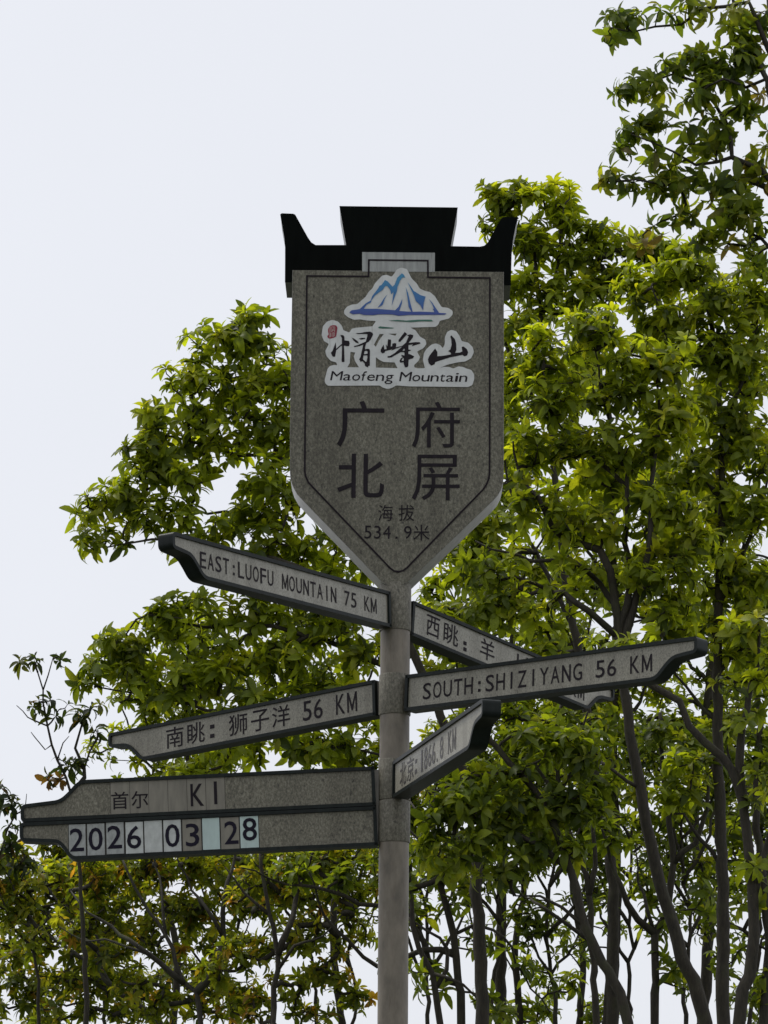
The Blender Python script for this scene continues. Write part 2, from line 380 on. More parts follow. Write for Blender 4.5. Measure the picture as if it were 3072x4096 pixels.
# border line
ln = zc(1080, 780, k1, [(236, 518), (629, 521), (631, 416), (1007, 420), (1008, 526), (1403, 531)])
ln = ln + zc(1080, 1540, k1, [(1402, 300), (1401, 560), (1395, 600), (1382, 635), (1360, 668), (905, 1135), (880, 1162), (850, 1185), (820, 1193), (790, 1187), (765, 1168), (275, 655), (245, 622), (228, 585), (222, 550), (224, 300)])
ll, lr = stroke(BF, bpx(ln), 0.0072, True)
flat('border_line', BF, [[ll, lr[::-1]]], 0.0034, M['line'], board)
# stickers
kA = 560/1659; ZA = (1280, 1050); kB = 660/1659; ZB = (1260, 1270); kC = 280/1659; ZC = (1280, 1280); kD = 420/1659; ZD = (1500, 1300)
def P(zz, k, pts): return bpx(zc(zz[0], zz[1], k, pts))
sA = rounded(P(ZA, kA, [(960, 62), (1030, 80), (1085, 190), (1150, 255), (1180, 310), (1250, 342), (1300, 350), (1360, 400), (1440, 530), (1520, 540), (1572, 575), (1572, 620), (1530, 665), (1430, 690), (1415, 700), (1405, 735), (1370, 765), (1200, 770), (1050, 775), (1040, 830), (630, 830), (618, 762), (640, 730), (665, 695), (560, 690), (470, 675), (400, 682), (330, 650), (285, 610), (285, 570), (320, 525), (380, 500), (440, 495), (540, 410), (580, 345), (620, 310), (650, 250), (700, 195), (740, 155), (790, 148), (850, 172), (885, 125), (910, 85)]), 0.006, 3)
flat('mountain_sticker', BF, [[sA]], 0.0022, M['vinyl'], board)
sB = rounded(P(ZB, kB, [(175, 26), (230, 42), (270, 85), (285, 130), (345, 155), (370, 115), (420, 105), (570, 92), (620, 80), (960, 80), (960, 105), (1010, 130), (1045, 180), (1060, 198), (1110, 225), (1120, 270), (1090, 312), (1025, 345), (1056, 400), (1040, 440), (995, 482), (1000, 505), (1035, 514), (1106, 512), (1085, 430), (1095, 360), (1120, 320), (1170, 275), (1215, 262), (1260, 280), (1285, 312), (1305, 270), (1305, 200), (1330, 145), (1370, 126), (1420, 140), (1455, 190), (1475, 240), (1540, 255), (1585, 300), (1598, 350), (1570, 412), (1510, 445), (1440, 452), (1330, 477), (1250, 512), (1300, 497), (1350, 500), (1390, 516), (1440, 494), (1490, 500), (1520, 515), (1570, 528), (1600, 575), (1601, 620), (1582, 682), (1540, 701), (950, 695), (815, 685), (780, 708), (730, 722), (680, 706), (650, 686), (130, 689), (100, 660), (97, 630), (125, 520), (150, 490), (200, 478), (225, 484), (215, 455), (160, 440), (115, 390), (103, 340), (140, 268), (90, 240), (66, 180), (80, 90), (120, 44)]), 0.005, 3)
holes = [P(ZB, kB, [(357, 348), (404, 355), (390, 395), (402, 440), (442, 503), (325, 503), (350, 460)]), P(ZB, kB, [(592, 277), (650, 168), (692, 170), (668, 200), (640, 240), (612, 297)]), P(ZB, kB, [(735, 166), (822, 164), (808, 186)]), P(ZB, kB, [(612, 402), (650, 430), (690, 450), (800, 455), (830, 512), (612, 506)])]
flat('name_sticker', BF, [[sB]+holes], 0.0032, M['vinyl'], board)
blue = [[(470, 556), (540, 490), (600, 455), (620, 400), (690, 310), (705, 280), (730, 270), (770, 212), (800, 225), (860, 290), (885, 265), (915, 185), (970, 132), (990, 145), (1012, 185), (980, 178), (950, 215), (920, 290), (910, 350), (890, 400), (865, 470), (850, 520), (862, 430), (873, 350), (845, 383), (830, 325), (800, 285), (775, 280), (745, 325), (650, 395), (612, 450), (600, 480), (555, 500), (517, 553), (670, 552), (890, 570), (930, 530), (975, 435), (970, 490), (940, 578), (1083, 588), (1050, 530), (1040, 440), (1015, 290), (1045, 370), (1070, 480), (1099, 588), (1180, 585), (1350, 592), (1352, 580), (1335, 555), (1350, 553), (1330, 500), (1285, 430), (1330, 480), (1370, 540), (1412, 601), (1500, 606), (1480, 622), (1180, 625), (1060, 625), (930, 635), (860, 620), (700, 618), (630, 628), (520, 625), (470, 610), (390, 618), (347, 595), (375, 570)],
        [(683, 540), (720, 490), (760, 425), (800, 380), (770, 430), (745, 500), (735, 512)],
        [(1038, 238), (1070, 280), (1110, 340), (1190, 390), (1252, 408), (1230, 480), (1222, 575), (1190, 510), (1135, 460), (1115, 400)]]
for b in blue: flat('mountain_emblem', BF, [[P(ZA, kA, b)]], 0.0044, M['blue'], board)
flat('green_brush_stroke', BF, [[P(ZA, kA, [(810, 690), (920, 684), (1020, 692), (1160, 681), (1320, 681), (1342, 701), (1200, 700), (1080, 709), (900, 700)])]], 0.0044, M['green'], board)
flat('green_brush_stroke', BF, [[P(ZA, kA, [(688, 772), (710, 760), (790, 768), (880, 778), (860, 786), (740, 787), (700, 783)])]], 0.0044, M['green'], board)
flat('red_seal', BF, [[rounded(P(ZC, kC, [(170, 392), (207, 350), (190, 270), (192, 222), (240, 145), (320, 128), (385, 135), (418, 185), (410, 230), (395, 330), (385, 400), (320, 430), (240, 452), (190, 435)]), 0.004, 3)]], 0.0044, M['red'], board)
marks = [[(232, 165), (244, 165), (240, 425), (226, 425)], [(262, 165), (272, 165), (270, 300), (260, 300)], [(290, 170), (345, 165), (345, 178), (290, 182)], [(318, 185), (330, 185), (292, 290), (278, 280)], [(305, 215), (345, 270), (338, 282), (298, 230)], [(345, 180), (356, 180), (352, 290), (342, 290)], [(285, 310), (296, 310), (292, 415), (280, 410)], [(305, 310), (350, 305), (350, 318), (305, 322)], [(318, 325), (328, 325), (326, 410), (314, 410)], [(340, 320), (352, 320), (350, 395), (340, 395)], [(250, 320), (262, 320), (258, 412), (246, 412)]]
for m_ in marks: flat('seal_mark', BF, [[P(ZC, kC, m_)]], 0.0056, M['sealmark'], board)
cal = [[P(ZC, kC, [(480, 360), (555, 370), (578, 400), (582, 490), (690, 505), (705, 560), (690, 625), (630, 628), (570, 610), (582, 930), (580, 1000), (520, 1005), (512, 960), (525, 612), (490, 628), (387, 722), (360, 870), (330, 885), (290, 860), (258, 785), (300, 735), (340, 620), (375, 535), (385, 692), (440, 638), (520, 572), (520, 440)])],
       [P(ZC, kC, [(840, 320), (960, 315), (1080, 290), (1190, 282), (1240, 310), (1260, 350), (1200, 470), (1150, 525), (1095, 555), (1065, 670), (1075, 705), (1110, 690), (1170, 695), (1185, 740), (1180, 1090), (1145, 1095), (1140, 1132), (1090, 1110), (1065, 1085), (1060, 1045), (1015, 985), (960, 998), (930, 940), (960, 880), (1000, 700), (1025, 592), (930, 628), (810, 647), (803, 625), (900, 600), (1085, 518), (1120, 400), (1125, 342), (1000, 337), (900, 341)]), P(ZC, kC, [(1040, 815), (1055, 750), (1090, 735), (1125, 745), (1130, 800), (1085, 815)]), P(ZC, kC, [(1030, 850), (1120, 845), (1125, 900), (1100, 1000), (1080, 995), (1020, 940)])],
       [P(ZC, kC, [(750, 425), (830, 460), (900, 515), (918, 562), (850, 540), (800, 495)])], [P(ZC, kC, [(912, 450), (1000, 430), (1072, 433), (1066, 457), (970, 470)])],
       [P(ZD, kD, [(205, 230), (255, 238), (250, 345), (270, 340), (275, 300), (310, 290), (338, 300), (330, 357), (430, 335), (490, 280), (530, 187), (505, 165), (555, 152), (605, 165), (600, 200), (530, 290), (640, 275), (710, 278), (718, 298), (640, 322), (580, 342), (600, 312), (530, 320), (528, 392), (568, 401), (560, 412), (528, 422), (527, 460), (560, 470), (620, 500), (600, 530), (530, 552), (527, 650), (510, 672), (475, 675), (455, 620), (450, 592), (400, 602), (388, 570), (410, 530), (440, 515), (420, 500), (416, 475), (465, 487), (465, 440), (445, 432), (408, 432), (260, 516), (200, 521), (198, 495), (235, 495), (310, 450), (428, 347), (330, 377), (255, 411), (278, 388), (160, 417), (155, 440), (120, 455), (90, 430), (90, 395), (135, 315), (150, 390), (185, 385), (170, 310), (195, 342)]), P(ZD, kD, [(432, 412), (460, 375), (470, 395), (464, 413)]), P(ZD, kD, [(415, 570), (440, 525), (455, 530), (452, 570)])],
       [P(ZD, kD, [(470, 113), (508, 150), (400, 270), (370, 270), (373, 240)])],
       [P(ZD, kD, [(950, 375), (985, 430), (985, 500), (1100, 488), (1200, 468), (1195, 440), (1155, 417), (1190, 393), (1210, 320), (1205, 230), (1190, 190), (1205, 168), (1260, 225), (1283, 300), (1285, 400), (1265, 445), (1340, 440), (1380, 423), (1370, 350), (1400, 345), (1450, 385), (1472, 440), (1455, 487), (1410, 500), (1380, 477), (1180, 517), (950, 592), (945, 622), (890, 647), (850, 612), (836, 550), (860, 490)])]]
for c_ in cal: flat('brush_stroke', BF, [c_], 0.0044, M['ink'], board)
ik = Ink(BF, 0.0044)
def text_run(ink, s, pa, pb, cap_px, shear, off):          # proportional text between two photograph points on the board
    (xa, za), (xb, zb) = bpx([pa, pb]); adv = []; x = 0.0
    ws = {'M': .80, 'a': .56, 'o': .58, 'f': .36, 'e': .57, 'n': .58, 'g': .58, ' ': .33, 'u': .58, 't': .40, 'i': .27}
    for ch in s: adv.append(x); x += ws[ch]
    k = (xb-xa)/(x-0.06); h = cap_px/1000.0/0.682
    for ch, a in zip(s, adv):
        if ch == ' ': continue
        Vg, Fg = glyph(ch, off); lo, hi = Vg.min(0), Vg.max(0)
        w = (ws[ch]-0.075)*k; f_ = a/x; zz = za+(zb-za)*f_
        ink.put([(xa+a*k+(q[0]-lo[0])/(hi[0]-lo[0])*w+shear*q[1]*h, zz+q[1]*h) for q in Vg], Fg)
pa, pb = zc(ZB[0], ZB[1], kB, [(152, 634), (1528, 650)])
text_run(ik, 'Maofeng Mountain', pa, pb, 40.5, 0.17, 0.0)
ik.build('letter', M['ink'], board)
ik = Ink(BF, 0.0018)
for ch, bb in (('广', (427, 103, 730, 395)), ('府', (905, 108, 1212, 400)), ('北', (427, 440, 730, 720)), ('屏', (905, 446, 1210, 735)), ('海', (690, 766, 785, 867)), ('拔', (820, 766, 921, 867)), ('5', (602, 898, 648, 981)), ('3', (664, 898, 708, 981)), ('4', (722, 898, 771, 981)), ('9', (855, 900, 904, 983)), ('米', (914, 893, 1018, 993))):
    q = P((1080, 1540), k1, [(bb[0], bb[3]), (bb[2], bb[1])])
    ik.boxed(ch, q[0][0], q[1][0], q[0][1], q[1][1], 0.006 if ch in '广北' else 0.0)
q = P((1080, 1540), k1, [(800, 981), (813, 968)]); ik.bar(q[0][0], q[1][0], q[0][1], q[1][1])
ik.build('letter', M['ink'], board)

# --- direction arms
HT = 0.034
def arm_frame(th, side, z_axis, droop, off):
    d = np.array([math.cos(th), math.sin(th), 0]); n = np.array([-d[1], d[0], 0])*side
    ds = d*math.cos(math.atan(droop)) - np.array([0, 0, 1])*math.sin(math.atan(droop))
    X = ds if side < 0 else -ds                      # reading direction
    Z = np.cross(n, X); Z /= np.linalg.norm(Z)
    return Frame(np.array([0, 0, z_axis]) + n*off, X, Z)
def arm_outline(sgn, r0, Ln, h, up=False, tip=0.42, run=0.108, ess=0.186):
    e = r0+Ln
    pts = [(r0, 0), (e, 0), (e, -h*tip), (e-run, -h*(tip+.08)), (e-(run+ess)/2+.004, -h*.70), (e-ess, -h), (r0, -h)]
    rad = [0.003, 0.018, 0.022, 0.035, 0.03, 0.03, 0.003]
    lp = rounded(pts, rad, 6)
    if up: lp = [(x, -h-z) for x, z in lp]
    return [(sgn*x, z) for x, z in lp]
def make_arm(name, label, th, side, z1, z0, droop, r0, Ln, outlines, panel_mat, off=0.030, t=0.068):
    fr = arm_frame(th, side, z1+1.6, droop, off); sgn = 1 if side < 0 else -1
    parts = []
    for i, (lp, zoff) in enumerate(outlines):
        lp = [(sgn*abs(x), z+zoff) for x, z in lp]
        me, inn = ring_prism(fr, lp, 0.0138, -t, 0.0)
        if i == 0:
            root = obj(name, me, M['frame'], SIGN); auto_smooth(root, 30); root['label'] = label
        else:
            o = obj('frame', me, M['frame'], root); auto_smooth(o, 30)
        big = inset(inn, -0.003)
        obj('panel', prism(fr, big, -t+0.009, -0.009), panel_mat, root)
    zt = max(z for lp, zo in outlines for x, z in [(p[0], p[1]+zo) for p in lp]); zb = min(z for lp, zo in outlines for x, z in [(p[0], p[1]+zo) for p in lp])
    c = fr.p(sgn*(r0+0.055)/2+sgn*0.0, (zt+zb)/2, -t/2)
    obj('mounting_plate', box(c, fr.X, fr.Nn, fr.Z, (r0-0.050)/2, 0.016, (zt-zb)/2*0.93), M['steel'], root)
    return fr, root, sgn
PN = -0.009                                            # the panel's face below the frame's
H1 = 0.1475
out1 = lambda: [(arm_outline(1, 0.081, 1.43, H1), 0.0)]
def span(fr, pts): return [fr.inv(u, v, PN) for u, v in pts]
# EAST
frE, aE, _ = make_arm('direction_arm', 'arm lettered EAST:LUOFU MOUNTAIN 75 KM', math.radians(236.873), 1, 2.742, 2.592, 0.058, 0.081, 1.43, [(arm_outline(1, 0.081, 1.441, H1), 0.0)], M['panel_lit'])
ik = Ink(frE, PN+0.0012); q = span(frE, zc(600, 2080, 1100/1659, [(301, 285), (303, 192), (1363, 474), (1362, 566)]))
ik.mono('EAST:LUOFU MOUNTAIN 75 KM', q[0][0], q[2][0], (q[0][1]+q[3][1])/2, (q[1][1]+q[2][1])/2); ik.build('letter', M['ink'], aE)
# WEST
frW, aW, _ = make_arm('direction_arm', 'arm whose Chinese lettering is partly hidden behind the SOUTH arm', math.radians(50.567), -1, 2.739, 2.595, 0.086, 0.081, 1.43, out1(), M['panel_lit'])
kW = 1360/1659; zW = (1500, 2340)
ik = Ink(frW, PN+0.0012)
for ch, bb in (('西', ((247, 262), (318, 158))), ('眺', ((331, 300), (409, 200))), ('羊', ((509, 366), (586, 280)))):
    (x0, _z), (x1, _z2) = span(frW, zc(*zW, kW, bb)); ik.boxed(ch, x0, x1, -H1+0.032, -0.026, 0.004)
for v_ in (282, 312):
    (x0, z0) = span(frW, zc(*zW, kW, [(430, v_+8)]))[0]; ik.bar(x0, x0+0.022, z0, z0+0.016)
for x_, y_ in ((697, 350), (742, 369)):
    (x0, z0) = span(frW, zc(*zW, kW, [(x_, y_)]))[0]; ik.bar(x0-.006, x0+.006, -H1+0.034, -0.03)
(x0, _a), (x1, _b) = span(frW, zc(*zW, kW, [(952, 520), (1018, 560)])); ik.mono('KM', x0, x1, -H1+0.034, -0.03); ik.build('letter', M['ink'], aW)
# SOUTH
frS, aS, _ = make_arm('direction_arm', 'arm lettered SOUTH:SHIZIYANG 56 KM', math.radians(-41.175), -1, 2.397, 2.25, 0.038, 0.081, 1.43, out1(), M['panel'])
ik = Ink(frS, PN+0.0012); q = span(frS, zc(*zW, kW, [(233, 560), (233, 482), (1350, 334), (1350, 422)]))
ik.mono('SOUTH:SHIZIYANG 56 KM', q[0][0], q[2][0], (q[0][1]+q[3][1])/2, (q[1][1]+q[2][1])/2); ik.build('letter', M['ink'], aS)
# the arm to the left, Chinese
frN, aN, _ = make_arm('direction_arm', 'arm with Chinese lettering ending in 56 KM', math.radians(143.835), 1, 2.399, 2.251, 0.041, 0.081, 1.43, [(arm_outline(1, 0.081, 1.448, H1), 0.0)], M['panel'])
kN = 1600/1659; zN = (40, 2680); ik = Ink(frN, PN+0.0012)
vline = lambda x: 280-(x-648)*(280-132)/(1437-648)
for ch, a, b in (('南', 648, 720), ('眺', 736, 808), ('狮', 908, 985), ('子', 1000, 1075), ('洋', 1087, 1162)):
    (x0, _z), (x1, _z2) = span(frN, zc(*zN, kN, [(a, vline(a)), (b, vline(b))])); ik.boxed(ch, x0, x1, -H1+0.030, -0.027, 0.004)
(x0, _z), (x1, _z2) = span(frN, zc(*zN, kN, [(830, vline(830)), (848, vline(848))]))
for zz in (-H1+0.040, -H1+0.080): ik.bar(x0, x1, zz, zz+0.017)
(x0, _z), (x1, _z2) = span(frN, zc(*zN, kN, [(1215, vline(1215)), (1437, vline(1437))])); ik.mono('56 KM', x0, x1, -H1+0.034, -0.030)
ik.build('letter', M['ink'], aN)
# BEIJING
frB, aB, _ = make_arm('direction_arm', 'arm lettered 1866.8 KM pointing out at the viewer', math.radians(-76.515), -1, 2.038, 1.892, 0.018, 0.090, 1.376, [(arm_outline(1, 0.090, 1.376, H1), 0.0)], M['panel_lit'])
kb = 500/1659; zb_ = (1540, 2780); ik = Ink(frB, PN+0.0012)
for ch, a, b in (('北', (200, 1080), (285, 1030)), ('京', (294, 1030), (383, 980))):
    (x0, _z), (x1, _z2) = span(frB, zc(*zb_, kb, [a, b])); ik.boxed(ch, x0, x1, -H1+0.030, -0.026, 0.004)
(x0, _z) = span(frB, zc(*zb_, kb, [(400, 1000)]))[0]
for zz in (-H1+0.042, -H1+0.082): ik.bar(x0, x0+0.030, zz, zz+0.016)
(x0, _z), (x1, _z2) = span(frB, zc(*zb_, kb, [(472, 920), (940, 620)])); ik.mono('1866.8 KM', x0, x1, -H1+0.034, -0.030); ik.build('letter', M['ink_sheen'], aB)
# DATE arm, two panels one above the other
HD = 0.158
frD, aD, _ = make_arm('date_arm', 'double arm with changeable tiles reading 2026 03 28', math.radians(180.771), 1, 2.033, 1.712, 0.056, 0.081, 1.40,
                      [(arm_outline(1, 0.081, 1.415, HD, True, 0.44, 0.155, 0.232), 0.0), (arm_outline(1, 0.081, 1.42, HD, False, 0.47, 0.150, 0.200), -HD-0.0025)], M['dpanel'], 0.0335, 0.068)
kd = 1040/1659; zd = (60, 3040)
ik = Ink(frD, PN+0.0032)
(xa, _z), (xb, _z2) = span(frD, zc(*zd, kd, [(609, 245), (1341, 215)]))
obj('tile_track', prism(frD, [(xa, -HD+0.0125), (xb, -HD+0.0125), (xb, -0.0130), (xa, -0.0130)], PN-0.001, PN+0.0006), M['track'], aD)
edges = [610, 733, 853, 976, 1097, 1218, 1340]; vmid = lambda x: 245-(x-600)*0.040
for a, b in zip(edges[:-1], edges[1:]):
    (x0, _z), (x1, _z2) = span(frD, zc(*zd, kd, [(a+1.3, vmid(a)), (b-1.3, vmid(b))]))
    obj('tile', prism(frD, [(x0, -HD+0.012), (x1, -HD+0.012), (x1, -0.0135), (x0, -0.0135)], PN-0.001, PN+0.0018), M['tile_tan'], aD)
for ch, a, b in (('首', 614, 724), ('尔', 742, 850)):
    (x0, _z), (x1, _z2) = span(frD, zc(*zd, kd, [(a, vmid(a)), (b, vmid(b))])); ik.boxed(ch, x0, x1, -HD+0.034, -0.054, 0.004)
(x0, _z), (x1, _z2) = span(frD, zc(*zd, kd, [(1120, vmid(1120)), (1205, vmid(1205))])); ik.boxed('K', x0, x1, -HD+0.032, -0.036, 0.010)
(x0, _z), (x1, _z2) = span(frD, zc(*zd, kd, [(1270, vmid(1270)), (1290, vmid(1290))])); ik.bar(x0, x1, -HD+0.036, -0.030)
ik.build('letter', M['ink'], aD)
vm2 = lambda x: 500-(x-340)*0.040
tiles = [(342, 453, 'tile_grey', '2', 350, 440, 0), (459, 574, 'tile_grey', '0', 470, 560, 0), (581, 697, 'tile_grey', '2', 590, 683, .004), (704, 820, 'tile_pale', '6', 714, 806, 0), (824, 941, 'tile_pale', None, 0, 0, 0), (946, 1062, 'tile_pale', '0', 958, 1051, -.001), (1067, 1191, 'tile_tan', '3', 1089, 1176, -.002), (1194, 1308, 'tile_cyan', None, 0, 0, 0), (1311, 1432, 'tile_tan', '2', 1336, 1425, 0), (1435, 1556, 'tile_cyan', '8', 1452, 1544, .010)]
zt, zb2 = -HD-0.0025-0.0135, -2*HD-0.0025+0.0135
(xa, _z), (xb, _z2) = span(frD, zc(*zd, kd, [(340, vm2(340)), (1558, vm2(1558))]))
obj('tile_track', prism(frD, [(xa, zb2+.001), (xb, zb2+.001), (xb, zt+.001), (xa, zt+.001)], PN-0.001, PN+0.0012), M['track'], aD)
for a, b, mt, ch, da, db, dz in tiles:
    (x0, _z), (x1, _z2) = span(frD, zc(*zd, kd, [(a+2.5, vm2(a)), (b-2.5, vm2(b))])); jz = random.uniform(-.002, .001)
    obj('tile', prism(frD, [(x0, zb2+.003+jz), (x1, zb2+.003+jz), (x1, zt-.002+jz), (x0, zt-.002+jz)], PN-0.001, PN+0.003), M[mt], aD)
    if ch:
        ik = Ink(frD, PN+0.0044); (x0, _z), (x1, _z2) = span(frD, zc(*zd, kd, [(da, vm2(da)), (db, vm2(db))]))
        ik.boxed(ch, x0, x1, zb2+0.020+dz, zb2+0.112+dz, 0.008); ik.build('digit', M['ink_blue'], aD)
# ------------------------------------------------------------------ trees
def leaf_shape(curl, fold, wid, twist):  # one leaf, 1 long, along +Y, upper side +Z
    ys = [-0.13, 0.01, 0.20, 0.44, 0.68, 0.90]; hw = [0.012, 0.022, 0.12, 0.17, 0.14, 0.055]
    V, F = [], []; ang = 0.25; y = -0.14; z = 0.0; prev = -0.14
    for yy, w in zip(ys, hw):
        d = yy-prev; y += d*math.cos(ang); z += d*math.sin(ang); prev = yy; ang -= curl*d
        w *= wid; tw = twist*yy; f_ = fold*(1 if w > 0.02 else 0)
        for sx in (-1, 0, 1): V.append((sx*w*math.cos(tw), y, z+abs(sx)*w*f_+sx*w*math.sin(tw)))
    V.append((0, y+0.07*math.cos(ang), z+0.07*math.sin(ang)))
    for j in range(len(ys)-1):
        for i in (0, 1): F.append((j*3+i, j*3+i+1, j*3+i+4, j*3+i+3))
    k = (len(ys)-1)*3; F += [(k, k+1, k+3), (k+1, k+2, k+3)]
    return np.array(V), F
LEAVES = [leaf_shape(c, f_, w, t) for c, f_, w, t in ((0.7, 0.30, 1.0, 0.1), (1.2, 0.38, 1.05, -0.25), (1.7, 0.45, 0.95, 0.3), (0.9, 0.2, 1.15, -0.1), (2.3, 0.5, 1.0, 0.15), (1.4, 0.28, 0.9, -0.4))]
LF = LEAVES[0][1]
LEAF_ME = []
for V_, F_ in LEAVES:
    me = mesh('leaf', V_, F_); me.polygons.foreach_set('use_smooth', [True]*len(me.polygons)); me.materials.append(M['leaf1']); LEAF_ME.append(me)
NV = len(LEAVES[0][0]); LQ = np.array([f for f in LF if len(f) == 4]); LT = np.array([f for f in LF if len(f) == 3])
def leaf_mesh(name, leaves):             # leaves: list of (variant, 3x3 scaled basis, origin, tint)
    n = len(leaves); V = np.empty((n, NV, 3)); C = np.ones((n, NV, 4), np.float32)
    for i, (k, B, o_, tint) in enumerate(leaves):
        V[i] = LEAVES[k][0]@B.T + o_; C[i, :, :3] = tint
    base = (np.arange(n)*NV)[:, None, None]
    q = (LQ[None]+base).reshape(-1); t = (LT[None]+base).reshape(-1); nq = n*len(LQ); ntr = n*len(LT)
    me = bpy.data.meshes.new(name); me.vertices.add(n*NV); me.vertices.foreach_set('co', V.reshape(-1))
    me.loops.add(len(q)+len(t)); me.loops.foreach_set('vertex_index', np.concatenate([q, t]).astype(np.int32))
    me.polygons.add(nq+ntr); st = np.concatenate([np.arange(nq)*4, nq*4+np.arange(ntr)*3]).astype(np.int32)
    me.polygons.foreach_set('loop_start', st); me.update(calc_edges=True)
    me.polygons.foreach_set('use_smooth', np.ones(nq+ntr, bool))
    a = me.color_attributes.new('tint', 'FLOAT_COLOR', 'POINT'); a.data.foreach_set('color', C.reshape(-1))
    me.materials.append(M['leaf']); return me
def catmull(P_, step):
    P_ = [np.array(p, float) for p in P_]
    if len(P_) == 2: P_ = [P_[0], (P_[0]+P_[1])/2, P_[1]]
    out = [P_[0]]
    for i in range(len(P_)-1):
        p0 = P_[i-1] if i else 2*P_[0]-P_[1]; p1, p2 = P_[i], P_[i+1]; p3 = P_[i+2] if i+2 < len(P_) else 2*P_[-1]-P_[-2]
        m = max(1, int(np.linalg.norm(p2-p1)/step))
        for j in range(1, m+1):
            t = j/m; out.append(0.5*((2*p1)+(-p0+p2)*t+(2*p0-5*p1+4*p2-p3)*t*t+(-p0+3*p1-3*p2+p3)*t**3))
    return out
class Tubes:
    def __init__(s): s.V, s.F, s.n = [], [], 0
    def add(s, pts, rad, sides, lump=0.0):
        pts = np.array(pts); k = len(pts); T = np.gradient(pts, axis=0); T /= np.linalg.norm(T, axis=1)[:, None]+1e-9
        ref = np.array([0.31, 0.9, 0.2]) if abs(T[0][2]) > 0.5 else np.array([0.1, 0.2, 0.97])
        A = np.cross(T, ref); A /= np.linalg.norm(A, axis=1)[:, None]; B = np.cross(T, A); an = np.arange(sides)*2*math.pi/sides
        rr = np.array(rad)[:, None]*np.ones(sides)
        if lump: rr = rr*(1+lump*rng.standard_normal((k, sides))*0.5+lump*rng.standard_normal((k, 1)))
        ring = pts[:, None, :]+rr[:, :, None]*(np.cos(an)[None, :, None]*A[:, None, :]+np.sin(an)[None, :, None]*B[:, None, :])
        s.V.append(ring.reshape(-1, 3)); b = s.n; s.n += k*sides
        for j in range(k-1):
            for i in range(sides): s.F.append((b+j*sides+i, b+j*sides+(i+1) % sides, b+(j+1)*sides+(i+1) % sides, b+(j+1)*sides+i))
        s.F.append(tuple(b+(k-1)*sides+i for i in range(sides))); s.F.append(tuple(b+i for i in range(sides))[::-1])
    def mesh(s, name): return mesh(name, np.concatenate(s.V), s.F)
PAL = {'bright': [((0.098, 0.132, 0.013), 4), ((0.170, 0.215, 0.017), 6), ((0.250, 0.300, 0.022), 5), ((0.30, 0.315, 0.028), 2), ((0.042, 0.062, 0.012), 4)],
       'shaded': [((0.065, 0.095, 0.013), 5), ((0.115, 0.155, 0.016), 6), ((0.18, 0.22, 0.02), 4), ((0.24, 0.26, 0.026), 1), ((0.036, 0.055, 0.012), 4)],  # darker greens: shade low in the wood put into the leaf colour
       'dark': [((0.045, 0.068, 0.017), 4), ((0.085, 0.125, 0.02), 5), ((0.15, 0.19, 0.024), 5), ((0.22, 0.235, 0.03), 2), ((0.16, 0.10, 0.04), 0.5)],
       'autumn': [((0.085, 0.115, 0.014), 5), ((0.165, 0.20, 0.02), 6), ((0.27, 0.27, 0.03), 3), ((0.38, 0.20, 0.045), 0.8), ((0.040, 0.058, 0.013), 4)],
       'sprig': [((0.018, 0.030, 0.012), 6), ((0.035, 0.052, 0.016), 4), ((0.08, 0.09, 0.02), 1.5), ((0.15, 0.07, 0.03), 0.5)]}
TREES = []
def frame_uv(p):
    d = p-CAM; z = d@FW; return 1536+FPX*(d@RT)/z, 2048-FPX*(d@UP)/z
